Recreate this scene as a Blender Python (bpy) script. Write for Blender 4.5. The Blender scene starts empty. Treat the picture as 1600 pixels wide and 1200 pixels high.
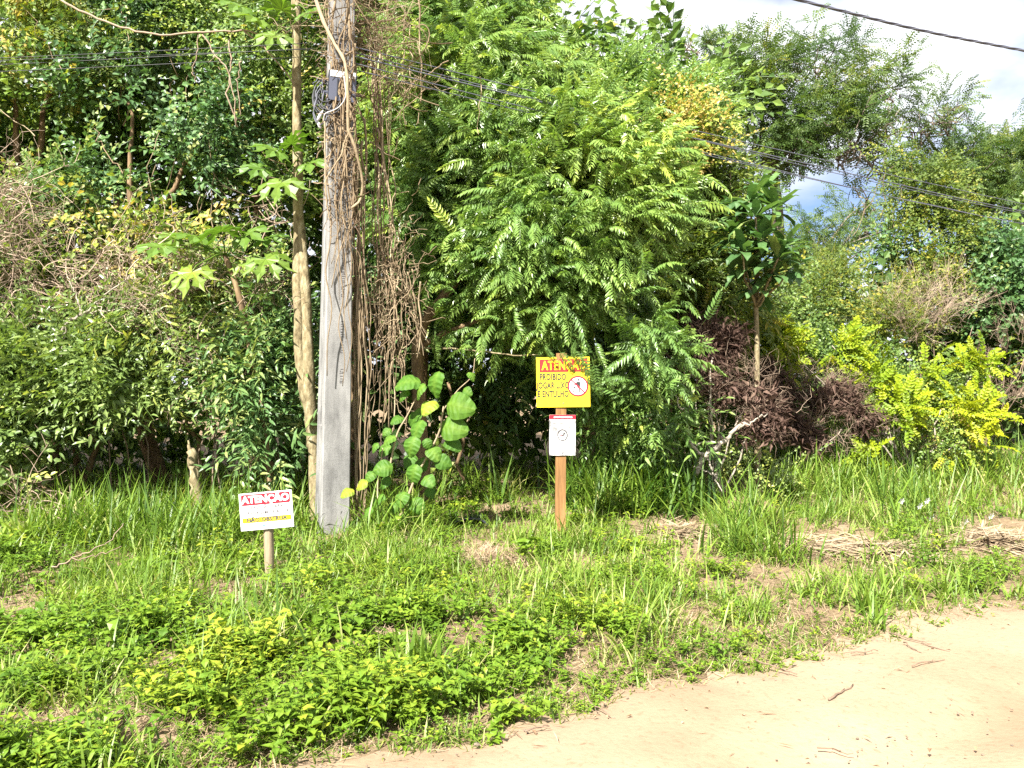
import bpy, math, random
import numpy as np
from mathutils import Vector, Matrix, Euler

R = math.radians
scene = bpy.context.scene
C = scene.collection

# ------------------------------------------------------------------ camera, sky, sun, exposure
F = 1256.0          # focal length in pixels of the 1600 wide photograph
EYE = 1.65
cam = bpy.data.cameras.new('camera')
cam.sensor_width = 36.0
cam.lens = 36.0 * F / 1600.0
cam.clip_start = 0.05
cam.clip_end = 3000.0
cam_o = bpy.data.objects.new('camera', cam)
C.objects.link(cam_o)
cam_o.location = (0, 0, EYE)
cam_o.rotation_euler = (R(90), 0, 0)
scene.camera = cam_o

SUN_EL = R(45.0)
SUN_AZ_X, SUN_AZ_Y = -0.46, -0.888       # horizontal direction towards the sun (left, behind the camera)
world = bpy.data.worlds.new('World')
scene.world = world
world.use_nodes = True
nt = world.node_tree
nt.nodes.clear()
n_out = nt.nodes.new('ShaderNodeOutputWorld')
n_bg = nt.nodes.new('ShaderNodeBackground')
n_sky = nt.nodes.new('ShaderNodeTexSky')
n_sky.sky_type = 'NISHITA'
n_sky.sun_disc = False
n_sky.sun_elevation = SUN_EL
n_sky.sun_rotation = math.atan2(SUN_AZ_X, SUN_AZ_Y)
n_sky.air_density = 0.65
n_sky.dust_density = 0.0
n_sky.ozone_density = 6.0
n_bg.inputs['Strength'].default_value = 0.05
n_tc = nt.nodes.new('ShaderNodeTexCoord')
n_map = nt.nodes.new('ShaderNodeMapping')
n_map.inputs['Location'].default_value = (0.5477, -3.2481, -3.7549)
n_map.inputs['Scale'].default_value = (1.0, 1.0, 2.2)
n_noise = nt.nodes.new('ShaderNodeTexNoise')
n_noise.inputs['Scale'].default_value = 2.2
n_noise.inputs['Detail'].default_value = 7.0
n_noise.inputs['Roughness'].default_value = 0.5
n_ramp = nt.nodes.new('ShaderNodeValToRGB')
n_ramp.color_ramp.elements[0].position = 0.34
n_ramp.color_ramp.elements[0].color = (0, 0, 0, 1)
n_ramp.color_ramp.elements[1].position = 0.48
n_ramp.color_ramp.elements[1].color = (1, 1, 1, 1)
n_noise2 = nt.nodes.new('ShaderNodeTexNoise')
n_noise2.inputs['Scale'].default_value = 3.0
n_noise2.inputs['Detail'].default_value = 4.0
n_cc = nt.nodes.new('ShaderNodeValToRGB')
n_cc.color_ramp.elements[0].position = 0.36
n_cc.color_ramp.elements[0].color = (5.4, 5.7, 6.4, 1)
n_cc.color_ramp.elements[1].position = 0.62
n_cc.color_ramp.elements[1].color = (8.6, 8.7, 8.8, 1)
n_mix = nt.nodes.new('ShaderNodeMix')
n_mix.data_type = 'RGBA'
L = nt.links.new
L(n_tc.outputs['Generated'], n_map.inputs['Vector'])
L(n_map.outputs['Vector'], n_noise.inputs['Vector'])
L(n_map.outputs['Vector'], n_noise2.inputs['Vector'])
L(n_noise.outputs['Fac'], n_ramp.inputs['Fac'])
L(n_noise2.outputs['Fac'], n_cc.inputs['Fac'])
L(n_ramp.outputs['Color'], n_mix.inputs[0])
L(n_sky.outputs['Color'], n_mix.inputs[6])
L(n_cc.outputs['Color'], n_mix.inputs[7])
L(n_mix.outputs[2], n_bg.inputs['Color'])
L(n_bg.outputs['Background'], n_out.inputs['Surface'])

sun = bpy.data.lights.new('sun', 'SUN')
sun.energy = 5.0
sun.angle = R(0.53)
sun.color = (1.0, 0.955, 0.87)
sun_o = bpy.data.objects.new('sun', sun)
C.objects.link(sun_o)
to_sun = Vector((SUN_AZ_X * math.cos(SUN_EL), SUN_AZ_Y * math.cos(SUN_EL), math.sin(SUN_EL))).normalized()
sun_o.rotation_euler = to_sun.to_track_quat('Z', 'Y').to_euler()
sun_o.location = to_sun * 60

vs = scene.view_settings
vs.view_transform = 'Standard'
vs.look = 'None'
vs.exposure = 1.95
vs.gamma = 1.0
vs.use_curve_mapping = False
cy = scene.cycles
cy.max_bounces = 9
cy.diffuse_bounces = 5
cy.glossy_bounces = 2
cy.transmission_bounces = 4
cy.transparent_max_bounces = 4
cy.use_denoising = False

# ------------------------------------------------------------------ small maths
rng = np.random.default_rng(7)


def P(px, py, Y):
    """The point seen at pixel (px, py) of the 1600x1200 photograph at distance Y."""
    return np.array([(px - 800.0) / F * Y, Y, EYE - (py - 600.0) / F * Y])


def _hash(ix, iy, iz, seed):
    h = (ix * 374761393 + iy * 668265263 + iz * 2147483647 + seed * 974711) & 0xFFFFFFFF
    h = ((h ^ (h >> 13)) * 1274126177) & 0xFFFFFFFF
    return ((h ^ (h >> 16)) & 0xFFFF) / 65535.0


def vnoise(p, seed=0):
    """value noise in 0..1 for points p (n,3)"""
    p = np.asarray(p, float)
    i = np.floor(p).astype(np.int64)
    f = p - i
    f = f * f * (3 - 2 * f)
    r = 0
    for dx in (0, 1):
        for dy in (0, 1):
            for dz in (0, 1):
                w = (f[:, 0] if dx else 1 - f[:, 0]) * (f[:, 1] if dy else 1 - f[:, 1]) * (f[:, 2] if dz else 1 - f[:, 2])
                r = r + w * _hash(i[:, 0] + dx, i[:, 1] + dy, i[:, 2] + dz, seed)
    return r


def noise2(x, y, s, seed=0, octv=3):
    x = np.asarray(x, float).ravel()
    y = np.asarray(y, float).ravel()
    t, a, n = 0, 1.0, 0
    for k in range(octv):
        t = t + a * vnoise(np.stack([x * s * 2 ** k, y * s * 2 ** k, np.full_like(x, 0.37 + k)], 1), seed + k)
        n += a
        a *= 0.5
    return t / n


def sstep(a, b, x):
    t = np.clip((x - a) / (b - a), 0, 1)
    return t * t * (3 - 2 * t)


# the road: its left edge runs from near the camera away to the right
RD = np.array([0.885, 0.466])      # along
RN = np.array([-0.466, 0.885])     # towards the verge
R0 = np.array([-0.74, 3.38])


def road_v(x, y):
    """signed distance from the road edge, positive on the verge"""
    return (np.asarray(x) - R0[0]) * RN[0] + (np.asarray(y) - R0[1]) * RN[1]


def ground(x, y):
    x = np.asarray(x, float)
    y = np.asarray(y, float)
    sh = x.shape
    v = road_v(x, y)
    bump = (noise2(x, y, 0.9, 11, 2) - 0.5).reshape(sh) * 0.26 + (noise2(x, y, 3.1, 12, 2) - 0.5).reshape(sh) * 0.05
    k = sstep(0.15, 1.2, v)
    rise = 0.07 * sstep(0.0, 1.4, v) + 0.05 * sstep(1.0, 6.0, v) + 0.26 * sstep(4.5, 9.0, v) * sstep(-1.0, 4.0, x)
    far = 1 - sstep(40, 90, np.hypot(x, y))
    return (k * bump + rise) * far - 0.0 * v


def gz(x, y):
    return float(ground(np.array([x]), np.array([y]))[0])


def PG(px, py):
    """where the pixel's ray meets the ground"""
    z = 0.05
    for _ in range(12):
        Y = (EYE - z) * F / (py - 600.0)
        x = (px - 800.0) / F * Y
        z = gz(x, Y)
    return np.array([x, Y, z])


def norm(v):
    v = np.asarray(v, float)
    return v / (np.linalg.norm(v, axis=-1, keepdims=True) + 1e-9)


def basis(d, up):
    """rotation matrices whose local +Y is d and local +Z is near up"""
    d = norm(d)
    x = np.cross(d, up)
    bad = np.linalg.norm(x, axis=-1) < 1e-4
    if np.any(bad):
        x[bad] = np.cross(d[bad], np.array([1.0, 0.3, 0.1]))
    x = norm(x)
    z = np.cross(x, d)
    return np.stack([x, d, z], axis=-1)


def rand_dirs(n, r=None):
    r = r or rng
    return norm(r.normal(size=(n, 3)))


# ------------------------------------------------------------------ meshes
class Soup:
    """triangles gathered with numpy and linked as one mesh object"""

    def __init__(self):
        self.v, self.t, self.c, self.n = [], [], [], 0

    def add(self, V, T, c):
        V = np.asarray(V, float)
        self.v.append(V)
        self.t.append(np.asarray(T, np.int64) + self.n)
        self.c.append(np.broadcast_to(np.asarray(c, float), (len(V),)))
        self.n += len(V)
        return self

    def place(self, tpl, pos, M, s, tint):
        """k copies of a template: pos (k,3), M (k,3,3), s (k), tint (k)"""
        V, T, c = tpl
        k = len(pos)
        if k == 0:
            return self
        W = np.einsum('kij,nj->kni', M, V) * np.asarray(s)[:, None, None] + pos[:, None, :]
        cc = np.clip(c[None, :] + np.asarray(tint)[:, None], 0, 1)
        TT = T[None] + (np.arange(k) * len(V))[:, None, None]
        self.v.append(W.reshape(-1, 3))
        self.t.append(TT.reshape(-1, 3) + self.n)
        self.c.append(cc.reshape(-1))
        self.n += k * len(V)
        return self

    def arrays(self):
        return np.concatenate(self.v), np.concatenate(self.t), np.concatenate(self.c)

    def mesh(self, name, origin=(0, 0, 0), mat=None, smooth=False):
        V, T, c = self.arrays()
        V = V - np.asarray(origin)
        me = bpy.data.meshes.new(name)
        me.vertices.add(len(V))
        me.vertices.foreach_set('co', V.astype(np.float32).ravel())
        me.loops.add(len(T) * 3)
        me.loops.foreach_set('vertex_index', T.astype(np.int32).ravel())
        me.polygons.add(len(T))
        me.polygons.foreach_set('loop_start', np.arange(0, len(T) * 3, 3, dtype=np.int32))
        me.polygons.foreach_set('use_smooth', np.full(len(T), bool(smooth)))
        at = me.attributes.new('tint', 'FLOAT', 'POINT')
        at.data.foreach_set('value', c.astype(np.float32))
        me.update(calc_edges=True)
        if mat is not None:
            me.materials.append(mat)
        return me


def obj(name, data, parent=None, kind=None, label=None, loc=None):
    o = bpy.data.objects.new(name, data)
    C.objects.link(o)
    if parent is not None:
        o.parent = parent
    if kind:
        o['kind'] = kind
    if label:
        o['label'] = label
    if loc is not None:
        o.location = [float(q) for q in loc]
    return o


def thing(name, label, cat, loc, group=None):
    o = bpy.data.objects.new(name, None)
    C.objects.link(o)
    o.empty_display_size = 0.2
    o.location = [float(q) for q in loc]
    o['label'] = label
    o['category'] = cat
    if group:
        o['group'] = group
    return o


def tag(o, label, cat, group=None):
    o['label'] = label
    o['category'] = cat
    if group:
        o['group'] = group
    return o


def part(name, soup, root, mat, kind=None, smooth=False, label=None, origin=None):
    """soup in world coordinates becomes a child of root (unrotated roots only)"""
    org = np.array(root.location) if origin is None else np.asarray(origin)
    return obj(name, soup.mesh(name, org, mat, smooth), root, kind, label)


def tube(pts, rad, sides=5, cap=True):
    pts = np.asarray(pts, float)
    n = len(pts)
    rad = np.broadcast_to(np.asarray(rad, float), (n,))
    d = np.gradient(pts, axis=0)
    d = norm(d)
    ref = np.array([0.0, 0.0, 1.0]) if abs(d[:, 2]).mean() < 0.85 else np.array([0.13, 1.0, 0.0])
    x = norm(np.cross(d, ref))
    y = np.cross(x, d)
    a = np.arange(sides) / sides * 2 * math.pi
    V = pts[:, None] + (x[:, None] * np.cos(a)[None, :, None] + y[:, None] * np.sin(a)[None, :, None]) * rad[:, None, None]
    V = V.reshape(-1, 3)
    T = []
    for i in range(n - 1):
        for k in range(sides):
            p, q = i * sides + k, i * sides + (k + 1) % sides
            T += [(p, q, q + sides), (p, q + sides, p + sides)]
    if cap and sides > 2:
        for k in range(1, sides - 1):
            T.append((0, k + 1, k))
            e = (n - 1) * sides
            T.append((e, e + k, e + k + 1))
    return V, np.array(T)


def wiggle(a, b, n=8, amp=0.05, sag=0.0, r=None):
    r = r or rng
    a, b = np.asarray(a, float), np.asarray(b, float)
    t = np.linspace(0, 1, n)[:, None]
    p = a + (b - a) * t
    off = np.cumsum(r.normal(size=(n, 3)), axis=0) * amp
    off -= off[0] + (off[-1] - off[0]) * t
    p = p + off
    p[:, 2] -= (sag * 4 * t * (1 - t))[:, 0]
    return p


def spline(ctrl, n=20):
    """Catmull-Rom through control points"""
    c = np.asarray(ctrl, float)
    c = np.vstack([2 * c[0] - c[1], c, 2 * c[-1] - c[-2]])
    out = []
    m = len(c) - 3
    for s in np.linspace(0, m - 1e-6, n):
        i = int(s)
        t = s - i
        p0, p1, p2, p3 = c[i:i + 4]
        out.append(0.5 * ((2 * p1) + (-p0 + p2) * t + (2 * p0 - 5 * p1 + 4 * p2 - p3) * t * t + (-p0 + 3 * p1 - 3 * p2 + p3) * t ** 3))
    return np.array(out)


def box(c, s, M=None):
    """box centre c, size s, rotation M (3x3)"""
    V = np.array([[x, y, z] for x in (-.5, .5) for y in (-.5, .5) for z in (-.5, .5)]) * np.asarray(s)
    if M is not None:
        V = V @ np.asarray(M).T
    V = V + np.asarray(c)
    T = [(0, 1, 3), (0, 3, 2), (4, 6, 7), (4, 7, 5), (0, 4, 5), (0, 5, 1), (2, 3, 7), (2, 7, 6), (0, 2, 6), (0, 6, 4), (1, 5, 7), (1, 7, 3)]
    return V, np.array(T)


def prism(poly, y0, y1, M=None, c=(0, 0, 0)):
    """polygon in local xz, thickness from y0 to y1 (y0 is the front); fan from its centre"""
    poly = np.asarray(poly, float)
    n = len(poly)
    A = np.stack([poly[:, 0], np.full(n, y0), poly[:, 1]], 1)
    B = np.stack([poly[:, 0], np.full(n, y1), poly[:, 1]], 1)
    m = poly.mean(axis=0)
    V = np.vstack([A, B, [[m[0], y0, m[1]], [m[0], y1, m[1]]]])
    T = []
    for i in range(n):
        j = (i + 1) % n
        T += [(i, j, 2 * n), (n + j, n + i, 2 * n + 1), (i, n + i, n + j), (i, n + j, j)]
    if M is not None:
        V = V @ np.asarray(M).T
    return V + np.asarray(c), np.array(T)


def disc(r, n=28, cx=0.0, cz=0.0):
    a = np.arange(n) / n * 2 * math.pi
    return np.stack([cx + np.cos(a) * r, cz + np.sin(a) * r], 1)


def rrect(w, h, r, cx=0.0, cz=0.0, k=4):
    out = []
    for sx, sz, a0 in ((1, 1, 0), (-1, 1, 90), (-1, -1, 180), (1, -1, 270)):
        for i in range(k + 1):
            a = R(a0 + 90 * i / k)
            out.append((cx + sx * (w / 2 - r) + r * math.cos(a), cz + sz * (h / 2 - r) + r * math.sin(a)))
    return np.array(out)


# ------------------------------------------------------------------ materials
def new_mat(name):
    m = bpy.data.materials.new(name)
    m.use_nodes = True
    m.node_tree.nodes.clear()
    return m, m.node_tree.nodes, m.node_tree.links.new


def ramp_node(N, stops):
    r = N.new('ShaderNodeValToRGB')
    e = r.color_ramp.elements
    while len(e) < len(stops):
        e.new(0.5)
    for i, (p, c) in enumerate(stops):
        e[i].position = p
        e[i].color = (*c, 1)
    return r


def leaf_mat(name, stops, rough=0.42, transl=0.35, spec=0.5, tgain=(1.25, 1.3, 0.6)):
    """leaf: colour by the leaf's own tint, glossy top and light coming through"""
    m, N, K = new_mat(name)
    out = N.new('ShaderNodeOutputMaterial')
    at = N.new('ShaderNodeAttribute')
    at.attribute_name = 'tint'
    rp = ramp_node(N, stops)
    K(at.outputs['Fac'], rp.inputs['Fac'])
    tc = N.new('ShaderNodeTexCoord')
    ns = N.new('ShaderNodeTexNoise')
    ns.inputs['Scale'].default_value = 28.0
    ns.inputs['Detail'].default_value = 2.0
    K(tc.outputs['Object'], ns.inputs['Vector'])
    mx = N.new('ShaderNodeMix')
    mx.data_type = 'RGBA'
    mx.blend_type = 'MULTIPLY'
    mx.inputs[0].default_value = 0.5
    r2 = ramp_node(N, [(0.3, (0.62, 0.66, 0.55)), (0.7, (1.25, 1.2, 1.2))])
    K(ns.outputs['Fac'], r2.inputs['Fac'])
    K(rp.outputs['Color'], mx.inputs[6])
    K(r2.outputs['Color'], mx.inputs[7])
    pb = N.new('ShaderNodeBsdfPrincipled')
    pb.inputs['Roughness'].default_value = rough
    pb.inputs['Specular IOR Level'].default_value = spec
    K(mx.outputs[2], pb.inputs['Base Color'])
    tr = N.new('ShaderNodeBsdfTranslucent')
    tm = N.new('ShaderNodeMix')
    tm.data_type = 'RGBA'
    tm.blend_type = 'MULTIPLY'
    tm.inputs[0].default_value = 1.0
    tm.inputs[7].default_value = (*tgain, 1)
    K(mx.outputs[2], tm.inputs[6])
    K(tm.outputs[2], tr.inputs['Color'])
    ms = N.new('ShaderNodeMixShader')
    ms.inputs[0].default_value = transl
    K(pb.outputs['BSDF'], ms.inputs[1])
    K(tr.outputs['BSDF'], ms.inputs[2])
    K(ms.outputs['Shader'], out.inputs['Surface'])
    return m


def solid_mat(name, stops, rough=0.8, scale=(8, 8, 8), bump=0.3, spec=0.3, detail=6.0, bdist=0.02, attr=False, metallic=0.0):
    """noise-coloured surface with relief; attr: mix in the tint attribute"""
    m, N, K = new_mat(name)
    out = N.new('ShaderNodeOutputMaterial')
    tc = N.new('ShaderNodeTexCoord')
    mp = N.new('ShaderNodeMapping')
    mp.inputs['Scale'].default_value = scale
    ns = N.new('ShaderNodeTexNoise')
    ns.inputs['Scale'].default_value = 1.0
    ns.inputs['Detail'].default_value = detail
    ns.inputs['Roughness'].default_value = 0.62
    K(tc.outputs['Object'], mp.inputs['Vector'])
    K(mp.outputs['Vector'], ns.inputs['Vector'])
    rp = ramp_node(N, stops)
    if attr:
        at = N.new('ShaderNodeAttribute')
        at.attribute_name = 'tint'
        ad = N.new('ShaderNodeMath')
        ad.operation = 'ADD'
        sb = N.new('ShaderNodeMath')
        sb.operation = 'MULTIPLY_ADD'
        sb.inputs[1].default_value = 0.5
        sb.inputs[2].default_value = -0.25
        K(ns.outputs['Fac'], sb.inputs[0])
        K(sb.outputs[0], ad.inputs[0])
        K(at.outputs['Fac'], ad.inputs[1])
        K(ad.outputs[0], rp.inputs['Fac'])
    else:
        K(ns.outputs['Fac'], rp.inputs['Fac'])
    pb = N.new('ShaderNodeBsdfPrincipled')
    pb.inputs['Roughness'].default_value = rough
    pb.inputs['Specular IOR Level'].default_value = spec
    pb.inputs['Metallic'].default_value = metallic
    K(rp.outputs['Color'], pb.inputs['Base Color'])
    if bump:
        bp = N.new('ShaderNodeBump')
        bp.inputs['Strength'].default_value = bump
        bp.inputs['Distance'].default_value = bdist
        K(ns.outputs['Fac'], bp.inputs['Height'])
        K(bp.outputs['Normal'], pb.inputs['Normal'])
    K(pb.outputs['BSDF'], out.inputs['Surface'])
    return m


def flat_mat(name, col, rough=0.5, spec=0.4):
    return solid_mat(name, [(0.25, tuple(q * 0.86 for q in col)), (0.75, tuple(min(1, q * 1.06) for q in col))], rough, (14, 14, 14), 0.05, spec)


M = {}
M['vine_leaf'] = leaf_mat('vine_leaf', [(0.0, (0.0408, 0.0868, 0.0225)), (0.35, (0.099, 0.1749, 0.0375)), (0.7, (0.1893, 0.2731, 0.06)), (0.9, (0.3349, 0.392, 0.0562)), (1.0, (0.4368, 0.336, 0.0938))], 0.42, 0.34, 0.4)
M['dark_leaf'] = leaf_mat('dark_leaf', [(0.0, (0.0291, 0.0699, 0.0273)), (0.5, (0.0655, 0.1411, 0.0468)), (0.85, (0.1238, 0.2218, 0.0702)), (1.0, (0.2621, 0.3091, 0.0975))], 0.40, 0.28, 0.4)
M['lance_leaf'] = leaf_mat('lance_leaf', [(0.0, (0.0571, 0.1066, 0.033)), (0.4, (0.1387, 0.2118, 0.0578)), (0.75, (0.2364, 0.3136, 0.0867)), (1.0, (0.4403, 0.4547, 0.1032))], 0.36, 0.33)
M['pinnate_leaf'] = leaf_mat('pinnate_leaf', [(0.0, (0.0535, 0.121, 0.0302)), (0.4, (0.1258, 0.2268, 0.0561)), (0.75, (0.2201, 0.325, 0.0734)), (1.0, (0.3931, 0.4687, 0.0862))], 0.36, 0.36)
M['olive_leaf'] = leaf_mat('olive_leaf', [(0.0, (0.0419, 0.0727, 0.0158)), (0.5, (0.0897, 0.1455, 0.0248)), (0.8, (0.1555, 0.2001, 0.0281)), (1.0, (0.287, 0.2667, 0.0338))], 0.5, 0.35, 0.35)
M['canopy_leaf'] = leaf_mat('canopy_leaf', [(0.0, (0.032, 0.0726, 0.018)), (0.5, (0.0661, 0.1188, 0.026)), (0.85, (0.1226, 0.176, 0.03)), (1.0, (0.2132, 0.231, 0.03))], 0.5, 0.35, 0.35)
M['yellow_leaf'] = leaf_mat('yellow_leaf', [(0.0, (0.068, 0.1358, 0.012)), (0.35, (0.187, 0.2813, 0.014)), (0.75, (0.323, 0.3783, 0.014)), (1.0, (0.442, 0.4462, 0.02))], 0.5, 0.40, 0.3, (1.15, 1.15, 0.5))
M['withered_leaf'] = leaf_mat('withered_leaf', [(0.0, (0.048, 0.028, 0.0218)), (0.5, (0.116, 0.0717, 0.0571)), (0.85, (0.192, 0.131, 0.1008)), (1.0, (0.24, 0.1835, 0.126))], 0.8, 0.12, 0.15, (1, 1, 1))
M['papaya_leaf'] = leaf_mat('papaya_leaf', [(0.0, (0.06, 0.1326, 0.0225)), (0.5, (0.104, 0.195, 0.027)), (0.85, (0.184, 0.2652, 0.036)), (1.0, (0.32, 0.2964, 0.036))], 0.45, 0.40, 0.4)
M['big_leaf'] = leaf_mat('big_leaf', [(0.0, (0.030, 0.085, 0.012)), (0.5, (0.072, 0.165, 0.020)), (0.85, (0.13, 0.225, 0.028)), (1.0, (0.33, 0.34, 0.03))], 0.55, 0.32, 0.25)
M['grass'] = leaf_mat('grass', [(0.0, (0.0405, 0.0963, 0.012)), (0.35, (0.108, 0.1926, 0.022)), (0.65, (0.1755, 0.2675, 0.034)), (0.88, (0.261, 0.321, 0.07)), (1.0, (0.36, 0.3424, 0.15))], 0.45, 0.35, 0.4)
M['weed'] = leaf_mat('weed', [(0.0, (0.0423, 0.105, 0.01)), (0.4, (0.1128, 0.21, 0.018)), (0.75, (0.1786, 0.273, 0.024)), (1.0, (0.3196, 0.3675, 0.035))], 0.45, 0.36, 0.4)
M['straw'] = solid_mat('straw', [(0.0, (0.13, 0.08, 0.045)), (0.5, (0.26, 0.185, 0.11)), (1.0, (0.42, 0.33, 0.22))], 0.75, (9, 9, 9), 0.0, 0.25, 3.0, attr=True)
M['twig'] = solid_mat('twig', [(0.0, (0.09, 0.06, 0.04)), (0.5, (0.20, 0.145, 0.105)), (1.0, (0.37, 0.29, 0.215))], 0.85, (20, 20, 20), 0.3, 0.2, 4.0, attr=True)
M['vine_stem'] = solid_mat('vine_stem', [(0.0, (0.10, 0.065, 0.04)), (0.5, (0.20, 0.15, 0.092)), (1.0, (0.36, 0.29, 0.19))], 0.85, (26, 26, 8), 0.5, 0.2, 4.0, attr=True)
M['white_bark'] = solid_mat('white_bark', [(0.25, (0.20, 0.165, 0.125)), (0.6, (0.34, 0.30, 0.245)), (0.9, (0.44, 0.40, 0.34))], 0.85, (16, 16, 16), 0.4, 0.2)
M['pale_bark'] = solid_mat('pale_bark', [(0.30, (0.085, 0.065, 0.035)), (0.44, (0.18, 0.145, 0.08)), (0.58, (0.26, 0.22, 0.13)), (0.80, (0.44, 0.41, 0.31))], 0.9, (22, 22, 10), 0.8, 0.15)
M['brown_bark'] = solid_mat('brown_bark', [(0.30, (0.07, 0.045, 0.028)), (0.55, (0.20, 0.135, 0.075)), (0.80, (0.36, 0.27, 0.17))], 0.9, (14, 14, 4), 0.7, 0.2)
M['grey_bark'] = solid_mat('grey_bark', [(0.30, (0.07, 0.055, 0.045)), (0.55, (0.17, 0.14, 0.11)), (0.80, (0.32, 0.28, 0.23))], 0.9, (9, 9, 3), 0.7, 0.2)
M['black_plastic'] = flat_mat('black_plastic', (0.025, 0.027, 0.035), 0.4)
M['grey_plastic'] = flat_mat('grey_plastic', (0.075, 0.082, 0.115), 0.38)
M['white_paint'] = flat_mat('white_paint', (0.80, 0.80, 0.78), 0.4)
M['white_plate'] = solid_mat('white_plate', [(0.38, (0.15, 0.15, 0.148)), (0.50, (0.42, 0.42, 0.415)), (0.58, (0.62, 0.62, 0.61))], 0.5, (9, 9, 6), 0.04, 0.4)
M['red_paint'] = flat_mat('red_paint', (0.34, 0.010, 0.024), 0.42)
M['orange_red_paint'] = solid_mat('orange_red_paint', [(0.30, (0.20, 0.008, 0.008)), (0.60, (0.30, 0.011, 0.010)), (0.80, (0.36, 0.04, 0.02))], 0.5, (9, 9, 9), 0.05, 0.4)
M['yellow_paint'] = flat_mat('yellow_paint', (0.72, 0.52, 0.01), 0.42)
M['yellow_plate'] = solid_mat('yellow_plate', [(0.28, (0.36, 0.24, 0.015)), (0.45, (0.60, 0.46, 0.010)), (0.80, (0.70, 0.57, 0.02))], 0.42, (7, 7, 7), 0.06, 0.5)
M['black_paint'] = flat_mat('black_paint', (0.022, 0.02, 0.02), 0.5)
M['grey_ink'] = flat_mat('grey_ink', (0.05, 0.045, 0.05), 0.6)
M['faded_ink'] = flat_mat('faded_ink', (0.40, 0.40, 0.40), 0.6)
M['blue_ink'] = flat_mat('blue_ink', (0.06, 0.22, 0.42), 0.5)
M['sign_wood'] = solid_mat('sign_wood', [(0.28, (0.11, 0.055, 0.02)), (0.52, (0.22, 0.115, 0.043)), (0.78, (0.32, 0.185, 0.08))], 0.75, (26, 26, 2.2), 0.35, 0.25)
M['stake_wood'] = solid_mat('stake_wood', [(0.28, (0.15, 0.11, 0.07)), (0.52, (0.28, 0.22, 0.145)), (0.78, (0.38, 0.32, 0.23))], 0.8, (30, 30, 2.5), 0.4, 0.25)
M['cable'] = flat_mat('cable', (0.035, 0.036, 0.042), 0.5)
M['grey_cable'] = flat_mat('grey_cable', (0.085, 0.088, 0.115), 0.5)
M['pale_cable'] = flat_mat('pale_cable', (0.42, 0.42, 0.43), 0.5)
M['petal'] = flat_mat('petal', (0.80, 0.80, 0.78), 0.6)
M['stone'] = solid_mat('stone', [(0.3, (0.10, 0.08, 0.06)), (0.7, (0.24, 0.19, 0.14))], 0.9, (16, 16, 16), 0.5, 0.2)


def concrete_mat():
    m, N, K = new_mat('concrete')
    out = N.new('ShaderNodeOutputMaterial')
    tc = N.new('ShaderNodeTexCoord')
    pb = N.new('ShaderNodeBsdfPrincipled')
    pb.inputs['Roughness'].default_value = 0.88
    pb.inputs['Specular IOR Level'].default_value = 0.2

    def nz(scale, det, rough=0.6):
        mp = N.new('ShaderNodeMapping')
        mp.inputs['Scale'].default_value = scale
        n = N.new('ShaderNodeTexNoise')
        n.inputs['Scale'].default_value = 1.0
        n.inputs['Detail'].default_value = det
        n.inputs['Roughness'].default_value = rough
        K(tc.outputs['Object'], mp.inputs['Vector'])
        K(mp.outputs['Vector'], n.inputs['Vector'])
        return n
    a = nz((6, 6, 2.2), 6)
    ra = ramp_node(N, [(0.30, (0.11, 0.108, 0.106)), (0.46, (0.20, 0.197, 0.192)), (0.70, (0.30, 0.295, 0.286))])
    K(a.outputs['Fac'], ra.inputs['Fac'])
    b = nz((38, 38, 1.1), 5, 0.7)                       # run-off streaks
    rb = ramp_node(N, [(0.38, (0.26, 0.24, 0.23)), (0.52, (1, 1, 1))])
    K(b.outputs['Fac'], rb.inputs['Fac'])
    sx = N.new('ShaderNodeSeparateXYZ')                  # streaks are strong on the weathered upper half
    K(tc.outputs['Object'], sx.inputs['Vector'])
    mr = N.new('ShaderNodeMapRange')
    mr.inputs['From Min'].default_value = 2.2
    mr.inputs['From Max'].default_value = 3.9
    mr.inputs['To Min'].default_value = 0.12
    mr.inputs['To Max'].default_value = 0.95
    K(sx.outputs['Z'], mr.inputs['Value'])
    m1 = N.new('ShaderNodeMix')
    m1.data_type = 'RGBA'
    m1.blend_type = 'MULTIPLY'
    K(mr.outputs[0], m1.inputs[0])
    K(ra.outputs['Color'], m1.inputs[6])
    K(rb.outputs['Color'], m1.inputs[7])
    c = nz((120, 120, 120), 3)
    rc = ramp_node(N, [(0.36, (0.62, 0.61, 0.60)), (0.47, (1, 1, 1))])
    K(c.outputs['Fac'], rc.inputs['Fac'])
    m2 = N.new('ShaderNodeMix')
    m2.data_type = 'RGBA'
    m2.blend_type = 'MULTIPLY'
    m2.inputs[0].default_value = 0.6
    K(m1.outputs[2], m2.inputs[6])
    K(rc.outputs['Color'], m2.inputs[7])
    K(m2.outputs[2], pb.inputs['Base Color'])
    bp = N.new('ShaderNodeBump')
    bp.inputs['Strength'].default_value = 0.35
    bp.inputs['Distance'].default_value = 0.01
    K(c.outputs['Fac'], bp.inputs['Height'])
    K(bp.outputs['Normal'], pb.inputs['Normal'])
    K(pb.outputs['BSDF'], out.inputs['Surface'])
    return m


M['concrete'] = concrete_mat()


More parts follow.
